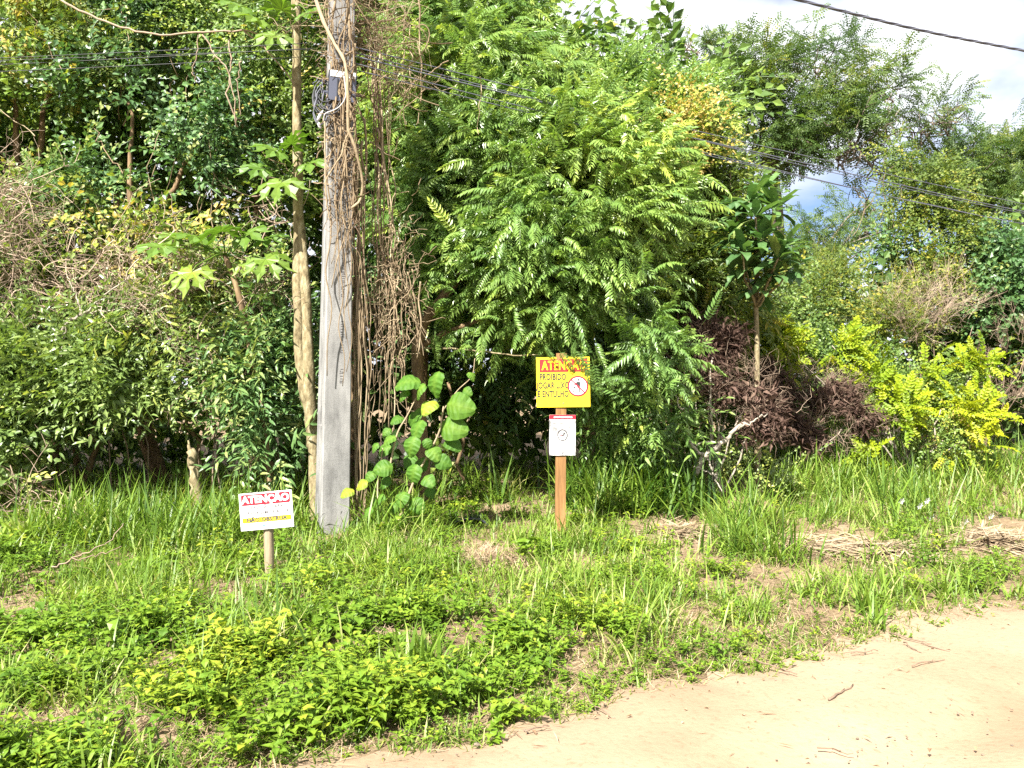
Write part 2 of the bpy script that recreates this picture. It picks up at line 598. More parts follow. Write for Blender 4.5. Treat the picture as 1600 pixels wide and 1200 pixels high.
def soil_mat(name, stops_a, stops_b, s1, s2, bump, bd=0.03):
    """two scales of dirt: large patches times fine litter"""
    m, N, K = new_mat(name)
    out = N.new('ShaderNodeOutputMaterial')
    tc = N.new('ShaderNodeTexCoord')
    pb = N.new('ShaderNodeBsdfPrincipled')
    pb.inputs['Roughness'].default_value = 0.92
    pb.inputs['Specular IOR Level'].default_value = 0.12
    a = N.new('ShaderNodeTexNoise')
    a.inputs['Scale'].default_value = s1
    a.inputs['Detail'].default_value = 8
    b = N.new('ShaderNodeTexNoise')
    b.inputs['Scale'].default_value = s2
    b.inputs['Detail'].default_value = 6
    b.inputs['Roughness'].default_value = 0.7
    K(tc.outputs['Object'], a.inputs['Vector'])
    K(tc.outputs['Object'], b.inputs['Vector'])
    ra, rb = ramp_node(N, stops_a), ramp_node(N, stops_b)
    K(a.outputs['Fac'], ra.inputs['Fac'])
    K(b.outputs['Fac'], rb.inputs['Fac'])
    mx = N.new('ShaderNodeMix')
    mx.data_type = 'RGBA'
    mx.blend_type = 'MULTIPLY'
    mx.inputs[0].default_value = 1.0
    K(ra.outputs['Color'], mx.inputs[6])
    K(rb.outputs['Color'], mx.inputs[7])
    K(mx.outputs[2], pb.inputs['Base Color'])
    bp = N.new('ShaderNodeBump')
    bp.inputs['Strength'].default_value = bump
    bp.inputs['Distance'].default_value = bd
    K(b.outputs['Fac'], bp.inputs['Height'])
    K(bp.outputs['Normal'], pb.inputs['Normal'])
    K(pb.outputs['BSDF'], out.inputs['Surface'])
    return m


M['soil'] = soil_mat('soil', [(0.30, (0.14, 0.098, 0.06)), (0.5, (0.225, 0.165, 0.102)), (0.7, (0.285, 0.215, 0.14))],
                     [(0.3, (0.55, 0.5, 0.45)), (0.6, (1.1, 1.1, 1.1))], 1.6, 30.0, 0.8)
M['road'] = soil_mat('road_sand', [(0.30, (0.215, 0.152, 0.098)), (0.5, (0.262, 0.190, 0.126)), (0.72, (0.300, 0.224, 0.155))],
                     [(0.28, (0.74, 0.70, 0.66)), (0.45, (1, 1, 1)), (0.7, (1.05, 1.05, 1.05))], 0.9, 26.0, 0.5, 0.015)

# ------------------------------------------------------------------ leaf and sprig templates: (verts, tris, tint)
def leaf(Ln, W, n=2, fold=0.35, curl=0.15, wide=0.42, tint=0.5):
    """a folded leaf along +Y, upper side +Z"""
    if n == 1:
        V = [(0, 0, 0), (-W / 2, Ln * wide, fold * W / 2), (0, Ln, -curl * Ln), (W / 2, Ln * wide, fold * W / 2)]
        T = [(0, 2, 1), (0, 3, 2)]
    elif n == 2:
        y = Ln * wide
        V = [(0, 0, 0), (-W / 2, y, fold * W / 2), (0, y, 0.02 * Ln), (W / 2, y, fold * W / 2), (0, Ln, -curl * Ln)]
        T = [(0, 2, 1), (0, 3, 2), (1, 2, 4), (2, 3, 4)]
    else:
        y1, y2 = Ln * wide * 0.72, Ln * (wide + 0.30)
        w1, w2 = W / 2, W / 2 * 0.72
        V = [(0, 0, 0), (-w1, y1, fold * w1), (0, y1, 0.02 * Ln), (w1, y1, fold * w1),
             (-w2, y2, fold * w2 - curl * Ln * .35), (0, y2, -curl * Ln * .3), (w2, y2, fold * w2 - curl * Ln * .35), (0, Ln, -curl * Ln)]
        T = [(0, 2, 1), (0, 3, 2), (1, 2, 5), (1, 5, 4), (2, 3, 6), (2, 6, 5), (4, 5, 7), (5, 6, 7)]
    return np.array(V, float), np.array(T), np.full(len(V), tint)


def join(items):
    s = Soup()
    for (V, T, c) in items:
        s.add(V, T, c)
    return s.arrays()


def xf(tpl, pos, d, up, s=1.0, dt=0.0):
    V, T, c = tpl
    B = basis(np.array([d], float), np.array([up], float))[0]
    return V @ B.T * s + np.asarray(pos), T, c + dt


def stem_tpl(pts, r0, r1, tint=0.3, sides=3):
    V, T = tube(pts, np.linspace(r0, r1, len(pts)), sides, False)
    return V, T, np.full(len(V), tint)


def spray_alt(r, n=10, Ln=0.6, leaf_l=0.13, leaf_w=0.07, nseg=2, arch=0.25, spread=1.0, droop=0.3, fold=0.35, curl=0.15, wide=0.42, stem=0.004, tips=0.15, side_jit=0.25):
    """a shoot along +Y with alternate leaves"""
    t = np.linspace(0, 1, 3)
    bend = r.normal(0, 0.06)
    pts = np.stack([bend * t * t, t * Ln, arch * Ln * (t - 1.7 * t * t)], 1)
    items = [stem_tpl(pts, stem, stem * 0.5)]
    for i in range(n):
        u = (i + 0.6) / n
        p = np.array([bend * u * u, u * Ln, arch * Ln * (u - 1.7 * u * u)])
        sgn = 1 if i % 2 else -1
        d = np.array([sgn * spread, 0.55 + 0.9 * u * u, -droop + r.normal(0, side_jit)])
        d += r.normal(0, 0.18, 3)
        up = np.array([r.normal(0, 0.35), r.normal(0, 0.25), 1.0])
        s = r.uniform(0.7, 1.12) * (1.0 - 0.30 * u)
        items.append(xf(leaf(leaf_l, leaf_w, nseg, fold, curl * r.uniform(0.4, 1.6), wide), p, d, up, s, tips * (u - 0.45) + r.normal(0, 0.10)))
    return join(items)


def frond(r, Ln=0.6, pairs=10, leaf_l=0.15, leaf_w=0.042, droop=0.55, arch=0.55, nseg=2, tips=0.25, fold=0.3, curl=0.18, stem=0.004):
    """a pinnate leaf: rachis curving over, leaflets hanging from it in pairs"""
    t = np.linspace(0, 1, 4)
    sway = r.normal(0, 0.07)
    cur = lambda u: np.array([sway * u * u, u * Ln * (1 - 0.18 * u), Ln * arch * (0.30 * u - 0.85 * u * u)])
    items = [stem_tpl(np.array([cur(u) for u in t]), stem, stem * 0.45, 0.55)]
    for i in range(pairs):
        u = 0.14 + 0.86 * (i + 0.5) / pairs
        p = cur(u)
        prof = math.sin(math.pi * (0.16 + 0.74 * u)) ** 0.6
        for sgn in (-1, 1):
            d = np.array([sgn * 1.0, 0.38 + 0.35 * u + r.normal(0, 0.12), -droop + r.normal(0, 0.16)])
            items.append(xf(leaf(leaf_l * prof, leaf_w * (0.6 + 0.4 * prof), nseg, fold, curl, 0.38), p, d, (sgn * 0.25 + r.normal(0, 0.2), 0.1, 1.0), r.uniform(0.85, 1.1), tips * (u - 0.5) + r.normal(0, 0.05)))
    items.append(xf(leaf(leaf_l * 0.7, leaf_w * 0.8, nseg, fold, curl, 0.38), cur(1.0), (0, 1, -0.5), (0, 0, 1), 1.0, tips * 0.6))
    return join(items)


def feather(r, Ln=0.8, fr=6, leaf_l=0.055, leaf_w=0.026):
    """a twig of small fine fronds (far trees)"""
    items = [stem_tpl(np.stack([np.zeros(4), np.linspace(0, Ln, 4), np.linspace(0, 0.05, 4)], 1), 0.012, 0.004, 0.1)]
    for i in range(fr):
        u = 0.2 + 0.8 * i / (fr - 1)
        sgn = 1 if i % 2 else -1
        sub = []
        fl = 0.42 * r.uniform(0.7, 1.15)
        for k in range(5):
            w = 0.15 + 0.85 * k / 4
            for s2 in (-1, 1):
                sub.append(xf(leaf(leaf_l * 2.2, leaf_w * 2.2, 1, 0.2, 0.1), (0, w * fl, -0.25 * fl * w * w), (s2, 0.5, -0.25 + r.normal(0, .2)), (0, 0, 1), 1.0, r.normal(0, 0.08)))
        items.append(xf(join(sub), (0, u * Ln, 0.05 * u), (sgn * (1.1 - 0.8 * u), 0.5 + u, r.normal(0.05, 0.3)), (r.normal(0, .3), 0, 1), 1.0, r.normal(0, 0.06)))
    return join(items)


def rosette(r, n=14, leaf_l=0.3, leaf_w=0.06, nseg=3):
    items = []
    for i in range(n):
        a = i * 2.399963
        e = -0.45 + 1.25 * (i / n)
        d = np.array([math.cos(a) * math.cos(e), math.sin(e) * 1.0 + 0.1, math.sin(a) * math.cos(e)])
        items.append(xf(leaf(leaf_l, leaf_w, nseg, 0.25, 0.12, 0.55), (0, 0.05 * i / n, 0), d, (0, 1, 0), r.uniform(0.75, 1.1), r.normal(0, 0.1)))
    return join(items)


def cluster(r, n=16, size=0.14, leaf_l=0.06, leaf_w=0.04, nseg=1, curl=0.2, flat=0.5):
    """small leaves crowded round a shoot tip"""
    items = []
    for i in range(n):
        p = r.normal(0, size, 3) * np.array([1, 1, flat])
        d = norm(p + r.normal(0, 0.10, 3) + np.array([0, 0.02, 0]))
        items.append(xf(leaf(leaf_l, leaf_w, nseg, 0.3, curl), p, d, (r.normal(0, .4), r.normal(0, .4), 1), r.uniform(0.7, 1.2), r.normal(0, 0.14)))
    return join(items)


def twiglet(r, Ln=0.5, n=6, rad=0.005, spread=0.9, bend=0.05):
    """bare forked twig along +Y"""
    main = wiggle((0, 0, 0), (0, Ln, 0), 5, bend * Ln, 0, r)
    items = []
    V, T = tube(main, np.linspace(rad, rad * 0.4, 5), 3, False)
    items.append((V, T, np.full(len(V), r.uniform(.3, .8))))
    for i in range(n):
        a = main[r.integers(1, 5)]
        d = np.array([r.normal(0, spread), r.uniform(0.2, 1), r.normal(0, spread)])
        e = a + norm(d) * Ln * r.uniform(0.25, 0.7)
        V, T = tube(wiggle(a, e, 4, bend * Ln, 0, r), np.linspace(rad * 0.6, rad * 0.25, 4), 3, False)
        items.append((V, T, np.full(len(V), r.uniform(.3, .9))))
    return join(items)


def blade(Ln, W, lean, bend, az, x0, y0, tint, seg=3):
    """a grass blade: ribbon of seg pieces, curving over"""
    t = np.linspace(0, 1, seg + 1)
    ang = lean + bend * t
    ds = Ln / seg
    r_ = np.concatenate([[0], np.cumsum(np.sin((ang[1:] + ang[:-1]) / 2) * ds)])
    z_ = np.concatenate([[0], np.cumsum(np.cos((ang[1:] + ang[:-1]) / 2) * ds)])
    w = W / 2 * (1 - t ** 2.2) * (0.55 + 0.9 * t * (1 - t) + 0.2)
    ca, sa = math.cos(az), math.sin(az)
    V = []
    for i in range(seg):
        V += [(x0 + r_[i] * ca - w[i] * sa, y0 + r_[i] * sa + w[i] * ca, z_[i]), (x0 + r_[i] * ca + w[i] * sa, y0 + r_[i] * sa - w[i] * ca, z_[i])]
    V.append((x0 + r_[seg] * ca, y0 + r_[seg] * sa, z_[seg]))
    T = []
    for i in range(seg - 1):
        a = 2 * i
        T += [(a, a + 1, a + 3), (a, a + 3, a + 2)]
    a = 2 * (seg - 1)
    T.append((a, a + 1, a + 2))
    c = np.full(len(V), tint) + np.repeat(t, 2)[:len(V)] * 0.1
    return np.array(V), np.array(T), c


def tuft(r, n=14, h=0.4, W=0.012, rad=0.06, bend=0.9, seg=3, dead=0.12, lean=0.35):
    it = []
    for _ in range(n):
        dead_ = r.random() < dead
        it.append(blade(h * r.uniform(0.45, 1.1), W * r.uniform(0.7, 1.3), abs(r.normal(0, lean)), bend * r.uniform(0.2, 1.4), r.uniform(0, 6.283),
                        r.normal(0, rad), r.normal(0, rad), 0.95 if dead_ else 0.48 + r.normal(0, 0.12), seg))
    return join(it)


def weed(r, stems=4, h=0.16, leaf_l=0.05, leaf_w=0.028, nl=7, nseg=2):
    """low herb: stems leaning out with opposite leaves"""
    it = []
    for k in range(stems):
        az = r.uniform(0, 6.283)
        ln = r.uniform(0.15, 0.9)
        hh = h * r.uniform(0.6, 1.1)
        tip = np.array([math.cos(az) * ln * hh, math.sin(az) * ln * hh, hh])
        pts = np.array([(0, 0, 0), tip])
        it.append(stem_tpl(pts, 0.0025, 0.0015, 0.3))
        for i in range(nl):
            u = 0.3 + 0.7 * (i + 1) / nl
            p = tip * np.array([u * u, u * u, u])
            a2 = i * 1.9 + r.uniform(-.5, .5)
            d = np.array([math.cos(a2), math.sin(a2), 0.45 * u + r.normal(0, .25)])
            it.append(xf(leaf(leaf_l, leaf_w, nseg, 0.3, 0.2, 0.45), p, d, (0, 0, 1), r.uniform(.65, 1.15), r.normal(0, 0.1) + 0.12 * u))
    return join(it)


tr = np.random.default_rng(21)
VINE = [spray_alt(tr, 9, 0.55, 0.118, 0.070, 3, 0.30, 1.0, 0.35) for _ in range(4)]
VINE_S = [spray_alt(tr, 11, 0.5, 0.085, 0.055, 2, 0.3, 1.0, 0.3) for _ in range(4)]
LANCE = [spray_alt(tr, 12, 0.7, 0.175, 0.046, 3, 0.35, 0.9, 0.30, 0.3, 0.22, 0.4) for _ in range(4)]
FROND = [frond(tr, 0.60 * s, 12, 0.135, 0.036, 0.8) for s in (0.85, 1.0, 1.1, 1.2)]
FROND_L = [frond(tr, 0.60 * s, 11, 0.138, 0.041, 0.8, 0.55, 1) for s in (0.85, 1.0, 1.1, 1.2)]
VINE_M = [spray_alt(tr, 9, 0.55, 0.118, 0.074, 2, 0.30, 1.0, 0.35, 0.3, 0.2, 0.46) for _ in range(4)]
VINE_FAR = [spray_alt(tr, 8, 0.55, 0.135, 0.09, 1, 0.3, 1.0, 0.35) for _ in range(4)]
FROND_S = [frond(tr, 0.42, 8, 0.110, 0.036, 0.6, 0.5, 1) for _ in range(3)]
FEATHER = [feather(tr) for _ in range(4)]
YELLOW = [frond(tr, 0.42, 6, 0.085, 0.062, 0.15, 0.35, 1, 0.2) for _ in range(4)]
WITHER = [cluster(tr, 20, 0.055, 0.125, 0.030, 1, 0.7, 0.9) for _ in range(4)]
TWIGS = [twiglet(tr, 0.55, 7) for _ in range(5)]
BRUSH = [twiglet(tr, 0.7, 12, 0.005, 0.35, 0.03) for _ in range(4)]
GRASS = [tuft(tr, 9, 0.31, 0.015, 0.06, 1.3, 3, 0.06, 0.5) for _ in range(6)]
GRASS_S = [tuft(tr, 10, 0.13, 0.009, 0.05, 1.4, 2, 0.15, 0.7) for _ in range(5)]
GRASS_T = [tuft(tr, 11, 0.56, 0.018, 0.08, 1.2, 3, 0.12, 0.40) for _ in range(5)]
BROAD = [tuft(tr, 11, 0.40, 0.026, 0.03, 1.2, 4, 0.06, 0.45) for _ in range(4)]
WEED = [weed(tr, 4, 0.15, 0.050, 0.026, 6, 2) for k_ in range(6)]
WEED_S = [weed(tr, 3, 0.07, 0.032, 0.019, 5, 1) for _ in range(5)]
CREEP = [weed(tr, 3, 0.10, 0.055, 0.046, 5) for _ in range(4)]
STRAW = [join([blade(tr.uniform(.06, .20), tr.uniform(.003, .007), tr.uniform(1.25, 1.65), tr.normal(0, .45), tr.uniform(0, 6.28), tr.normal(0, .09), tr.normal(0, .09), tr.uniform(.15, .9), 2) for _ in range(12)]) for _ in range(6)]
STRAW_B = [join([blade(tr.uniform(.15, .40), tr.uniform(.010, .022), tr.uniform(1.51, 1.60), tr.normal(0, .05), tr.uniform(0, 6.28), tr.normal(0, .09), tr.normal(0, .09), tr.uniform(.2, 1.0), 3) for _ in range(6)]) for _ in range(6)]


# ------------------------------------------------------------------ crowns: shoots gathered in branch-end clumps over lobes
CAVES = [(105, 240, 11.4, 120, 66, 2.6), (40, 235, 11.4, 80, 44, 2.4), (285, 125, 11.2, 50, 78, 2.4), (245, 715, 9.9, 150, 100, 2.2), (380, 560, 10.6, 30, 40, 1.6), (90, 640, 9.8, 40, 26, 1.2), (330, 180, 11, 36, 26, 1.6), (360, 700, 9.8, 70, 85, 1.7), (60, 520, 10.2, 70, 26, 1.5), (470, 385, 10.8, 28, 70, 1.8), (330, 330, 11.0, 26, 28, 1.6), (130, 395, 10.6, 50, 22, 1.4), (20, 180, 11.2, 50, 22, 1.8), (480, 120, 11, 30, 40, 1.8),
         (720, 640, 9.9, 150, 85, 1.8), (840, 660, 10.2, 90, 70, 1.4), (640, 500, 10.3, 70, 60, 1.0), (215, 205, 10.9, 50, 28, 1.7), (985, 130, 11.3, 22, 10, 0.5), (480, 640, 10.0, 30, 100, 1.4), (700, 300, 9.6, 40, 30, 0.8),
         (890, 560, 10.0, 60, 40, 1.0), (1070, 600, 11.2, 40, 40, 0.8), (350, 700, 9.4, 40, 60, 0.6), (170, 655, 9.1, 60, 16, 0.4), (1400, 560, 12.6, 30, 14, 0.4), (1490, 575, 12.6, 30, 14, 0.4), (1380, 690, 11.8, 24, 20, 0.4)]


def crown_pts(lobes, dens, per, cr, r, back=0.3, fill=0.35, under=0.45, ext=0.24, holes=0.33, hs=1.5):
    """positions, outward normals and clump tints for shoots over ellipsoid lobes.
    lobe = (px, py, Y, rx px, ry px, depth m); dens = clumps per square metre of lobe face"""
    pos, nor, tin, dep = [], [], [], []
    for (px, py, Y, rx, ry, dz) in lobes:
        c = P(px, py, Y)
        rad = np.array([rx / F * Y, dz, ry / F * Y])
        area = math.pi * rad[0] * rad[2] * 2.0
        rad = np.maximum(rad - ext, rad * 0.45)
        n = max(3, int(dens * 1.2 * area))
        d = rand_dirs(int(n * 2.2), r)
        keep = np.ones(len(d), bool)
        keep &= ~((d[:, 1] > 0.25) & (r.random(len(d)) > back))
        keep &= ~((d[:, 2] < -0.45) & (r.random(len(d)) > under))
        d = d[keep][:n]
        shell = np.where(r.random(len(d)) < fill, r.uniform(0.45, 0.8, len(d)), r.uniform(0.82, 1.06, len(d)))
        p = c + d * rad * shell[:, None]
        nn = norm(d / rad)
        k = r.integers(max(2, int(per * 0.55)), int(per * 1.45) + 1, len(d))
        idx = np.repeat(np.arange(len(d)), k)
        ct = r.normal(0, 0.11, len(d))
        spread = r.normal(size=(len(idx), 3)) * cr * 0.5
        pos.append(p[idx] + spread)
        nor.append(norm(nn[idx] + norm(spread) * 0.55))
        tin.append(ct[idx])
        dep.append(shell[idx])
    pos, nor, tin, dep = np.concatenate(pos), np.concatenate(nor), np.concatenate(tin), np.concatenate(dep)
    tin = tin + (vnoise(pos * 0.9, 5) - 0.5) * 0.5          # stretches of lighter and darker growth
    k = vnoise(pos * hs, 9) + 0.35 * (vnoise(pos * hs * 2.7, 10) - 0.5) > holes
    for (px, py, Y, rx, ry, dz) in CAVES:
        q = (pos - P(px, py, Y)) / np.array([rx / F * Y, dz, ry / F * Y])
        k &= np.sum(q * q, 1) > 0.75 + 0.5 * vnoise(pos * 3.0, 13)
    return pos[k], nor[k], tin[k], dep[k]


def shoots(soup, tpls, pos, nor, tint, r, s=(0.8, 1.2), up=0.25, rnd=0.6, droop=0.0, tj=0.06, out=0.9, stand=0.7):
    n = len(pos)
    d = nor * out + r.normal(size=(n, 3)) * rnd + np.array([0, 0, up - droop])
    u = np.array([-0.25, -0.55, 1.0]) * stand * 1.15 + nor * 0.5 + r.normal(size=(n, 3)) * 0.25
    B = basis(d, u)
    sc = r.uniform(s[0], s[1], n)
    which = r.integers(0, len(tpls), n)
    tt = tint + r.normal(0, tj, n) + (r.random(n) < 0.03) * 0.4
    for k, t in enumerate(tpls):
        m = which == k
        soup.place(t, pos[m], B[m], sc[m], tt[m])
    return B, sc, which, tt


def limbs(root, base, targets, r0, mat, r, name='branch', knee=0.35, sides=5, trunk_pts=None, rt=0.35):
    """tapering limbs from points of the trunk to each target, each a part"""
    base = np.asarray(base, float)
    for q in targets:
        q = np.asarray(q, float)
        a = base
        if trunk_pts is not None:
            k = np.argmin(np.abs(trunk_pts[:, 2] - (q[2] - 0.6 * np.linalg.norm(q[:2] - trunk_pts[-1][:2]))))
            a = trunk_pts[min(k, len(trunk_pts) - 1)]
        pts = wiggle(a, q, 9, 0.05 * np.linalg.norm(q - a) / 3, -0.06 * np.linalg.norm(q - a), r)
        V, T = tube(pts, np.linspace(r0, r0 * rt, 9), sides)
        part(name, Soup().add(V, T, 0.5), root, mat, smooth=True)


def plant(name, label, cat, lobes, tpls, mat, base_px=None, group=None, dens=9, per=8, cr=0.35, trunk=None, trunk_mat='brown_bark', trunk_r=(0.09, 0.04),
          seed=1, s=(0.8, 1.2), up=0.25, rnd=0.6, droop=0.0, tint=0.0, extra=None, back=0.14, fill=0.35, under=0.45, part_name='crown', branches=0, stand=0.7, out=0.9, ext=0.24, holes=0.32, hs=1.5, stems=12):
    """a tree or shrub: trunk, branches and a crown of shoots"""
    r = np.random.default_rng(seed)
    if group == VT:
        holes = 0.38
    px, py, Y = lobes[0][:3]
    if trunk is not None:
        tp = np.asarray(trunk, float)
    else:
        x0 = (px - 800) / F * Y if base_px is None else base_px[0]
        y0 = Y if base_px is None else base_px[1]
        top = P(px, py, Y)
        top[2] = 0.6 * top[2] + 0.4 * gz(x0, y0)
        tp = wiggle((x0, y0, gz(x0, y0) - 0.08), top, 8, 0.06, 0, r)
    root = thing(name, label, cat, (tp[0][0], tp[0][1], gz(tp[0][0], tp[0][1])), group)
    V, T = tube(tp, np.linspace(trunk_r[0], trunk_r[1], len(tp)), 7)
    part('trunk' if trunk_r[0] > 0.03 else 'stem', Soup().add(V, T, 0.5), root, M[trunk_mat], smooth=True)
    if branches:
        sel = lobes if len(lobes) <= branches else [lobes[i] for i in r.choice(len(lobes), branches, replace=False)]
        limbs(root, tp[-1], [P(l[0], l[1], l[2]) for l in sel], trunk_r[1] * 0.8, M[trunk_mat], r, trunk_pts=tp)
    sp = Soup()
    pos, nor, tin, dep = crown_pts(lobes, dens, per, cr, r, back, fill, under, ext, holes, hs)
    shoots(sp, tpls, pos, nor, tin + tint, r, s, up, rnd, droop, stand=stand, out=out)
    if name == 'vine_covered_tree' and stems:
        for _ in range(stems):
            j = int(r.integers(0, len(pos)))
            a = pos[j] + nor[j] * 0.25
            drop = r.uniform(0.5, 1.8)
            e = a + np.array([r.normal(0, 0.5), r.normal(0, 0.15), -drop])
            V, T = tube(wiggle(a, e, 9, 0.05, 0.0, r), np.linspace(0.004, 0.009, 9) * r.uniform(0.7, 1.5), 4, False)
            part('stem', Soup().add(V, T, np.clip(r.normal(0.6, 0.15), 0, 1)), root, M['vine_stem'], smooth=True)
    if extra:
        extra(sp, root, r)
    part(part_name, sp, root, M[mat], kind='stuff')
    return root


def ground_copies(soup, tpls, xy, r, s=(0.8, 1.2), tint=0.0, tilt=0.12, tj=0.1, sink=0.01, tmap=None):
    n = len(xy)
    if n == 0:
        return
    z = ground(xy[:, 0], xy[:, 1]) - sink
    pos = np.column_stack([xy, z])
    a = r.uniform(0, 6.283, n)
    upv = np.column_stack([r.normal(0, tilt, n), r.normal(0, tilt, n), np.ones(n)])
    d = np.column_stack([np.cos(a), np.sin(a), np.zeros(n)])
    d = d - upv * (np.sum(d * upv, 1) / np.sum(upv * upv, 1))[:, None]
    B = basis(d, upv)
    sc = r.uniform(s[0], s[1], n)
    w = r.integers(0, len(tpls), n)
    tt = tint + r.normal(0, tj, n) + (0 if tmap is None else tmap)
    for k, t in enumerate(tpls):
        m = w == k
        soup.place(t, pos[m], B[m], sc[m], tt[m])


# ------------------------------------------------------------------ the ground and the road
def axis(lo, hi, step, far, grow=1.35):
    a = list(np.arange(lo, hi + 1e-6, step))
    q, st = hi, step
    while q < far:
        st *= grow
        q += st
        a.append(q)
    q, st = lo, step
    while q > -far:
        st *= grow
        q -= st
        a.insert(0, q)
    return np.array(a)


gx_, gy_ = axis(-9, 14, 0.18, 900, 1.6), axis(2.0, 16, 0.16, 900, 1.6)
X, Y_ = np.meshgrid(gx_, gy_)
Z = ground(X, Y_) - 0.004
nx, ny = len(gx_), len(gy_)
idx = np.arange(nx * ny).reshape(ny, nx)
q = np.stack([idx[:-1, :-1], idx[:-1, 1:], idx[1:, 1:], idx[1:, :-1]], -1).reshape(-1, 4)
gs = Soup().add(np.stack([X.ravel(), Y_.ravel(), Z.ravel()], 1), np.vstack([q[:, [0, 1, 2]], q[:, [0, 2, 3]]]), 0.5)
obj('ground', gs.mesh('ground', (0, 0, 0), M['soil'], True), kind='structure')

# the dirt road: a sheet with a ragged edge and shallow wheel ruts
su = np.concatenate([np.linspace(-60, -3, 40), np.linspace(-2.9, 12, 220), np.linspace(12.3, 90, 60)])
sv = np.concatenate([np.linspace(0, 1.6, 26), np.linspace(1.7, 8.0, 40)])
U, W_ = np.meshgrid(su, sv)
edge = (noise2(su, su * 0, 0.7, 31, 2) - 0.5) * 0.55 + (noise2(su, su * 0, 3.5, 33, 3) - 0.5) * 0.45 + (noise2(su, su * 0, 16.0, 35, 2) - 0.5) * 0.16
fade = np.clip(1 - W_ / 1.6, 0, 1)
v = 0.26 - W_ + edge[None, :] * fade
X = R0[0] + RD[0] * U + RN[0] * v
Y_ = R0[1] + RD[1] * U + RN[1] * v
rut = -0.030 * np.exp(-((W_ - 1.25) / 0.22) ** 2) - 0.030 * np.exp(-((W_ - 2.85) / 0.22) ** 2) + 0.012 * np.exp(-((W_ - 0.8) / 0.2) ** 2) + 0.012 * np.exp(-((W_ - 1.7) / 0.2) ** 2)
Z = 0.012 * sstep(0, 0.25, W_) + (noise2(X, Y_, 2.3, 41, 4).reshape(X.shape) - 0.5) * 0.035 * sstep(0.05, 0.5, W_) + rut * sstep(0.1, .5, W_) + 0.022 * sstep(0, .4, W_) + ground(X, Y_)
nx, ny = len(su), len(sv)
idx = np.arange(nx * ny).reshape(ny, nx)
q = np.stack([idx[:-1, :-1], idx[1:, :-1], idx[1:, 1:], idx[:-1, 1:]], -1).reshape(-1, 4)
rs_ = Soup().add(np.stack([X.ravel(), Y_.ravel(), Z.ravel()], 1), np.vstack([q[:, [0, 1, 2]], q[:, [0, 2, 3]]]), 0.5)
obj('road', rs_.mesh('road', (0, 0, 0), M['road'], True), kind='structure')


# ------------------------------------------------------------------ ground cover
def to_px(x, y, z=0.05):
    return 800 + x / y * F, 600 + (EYE - z) / y * F


def blob(px, py, lst):
    """0..1 cover of soft pixel ellipses (a map of where the patches lie, turned into ground places)"""
    m = np.zeros_like(px)
    for (cx, cy_, rx, ry) in lst:
        m = np.maximum(m, np.clip(1.5 - 1.5 * np.hypot((px - cx) / rx, (py - cy_) / ry), 0, 1))
    return m


BARE = [(765, 885, 60, 34), (735, 990, 45, 28), (60, 1150, 190, 42), (250, 1150, 160, 34), (1100, 880, 60, 30), (1180, 910, 100, 42), (1290, 975, 130, 40), (1060, 985, 80, 45), (1000, 1050, 60, 16),
        (20, 950, 45, 30), (250, 1045, 80, 26), (420, 1125, 90, 30), (900, 1040, 40, 20), (1280, 860, 90, 45), (1530, 960, 90, 30), (930, 1010, 50, 20), (330, 930, 50, 20), (1060, 835, 65, 30), (1560, 850, 80, 45)]
HERB = [(330, 1030, 200, 70), (600, 960, 200, 80), (560, 1080, 240, 90), (780, 1050, 120, 100), (830, 1000, 80, 40), (330, 1130, 100, 40), (100, 1030, 130, 70), (120, 1180, 80, 40), (480, 1160, 120, 60), (950, 920, 100, 30),
        (1140, 900, 40, 25), (1480, 800, 60, 30), (1150, 740, 70, 40), (40, 900, 60, 40), (1560, 890, 60, 20), (930, 1000, 200, 30)]
TURF = [(1150, 1010, 260, 45), (920, 1090, 180, 35), (1350, 990, 130, 35), (700, 1150, 150, 25), (880, 1060, 160, 30)]
TALL = [(120, 840, 190, 80), (330, 850, 130, 80), (620, 830, 140, 50), (400, 1000, 90, 40), (1000, 960, 90, 70), (990, 770, 100, 60), (1170, 840, 70, 50), (1400, 740, 260, 50), (1500, 720, 200, 50), (900, 860, 110, 45), (620, 900, 130, 40), (200, 930, 150, 60), (1370, 940, 90, 40), (900, 950, 100, 50), (1290, 820, 150, 60)]

LUSH = [(230, 835, 260, 50), (440, 800, 60, 40), (760, 770, 90, 30), (985, 800, 130, 50), (1180, 850, 60, 30), (1330, 755, 220, 45), (1510, 745, 190, 45), (620, 840, 60, 30), (1440, 800, 120, 40)]

gr = np.random.default_rng(99)


def scatter(n, x0=-8, x1=12, y0=2.6, y1=15.5):
    """ground places on the verge, denser near the camera"""
    yy = y0 * (y1 / y0) ** gr.random(n)
    xx = gr.uniform(-1, 1, n) * (0.78 * yy + 0.6)
    vv = road_v(xx, yy)
    jag = (noise2(xx, yy, 3.0, 55, 3) - 0.5) * 0.9
    k = vv > 0.06 + jag * 0.55
    return np.column_stack([xx[k], yy[k]]), vv[k]


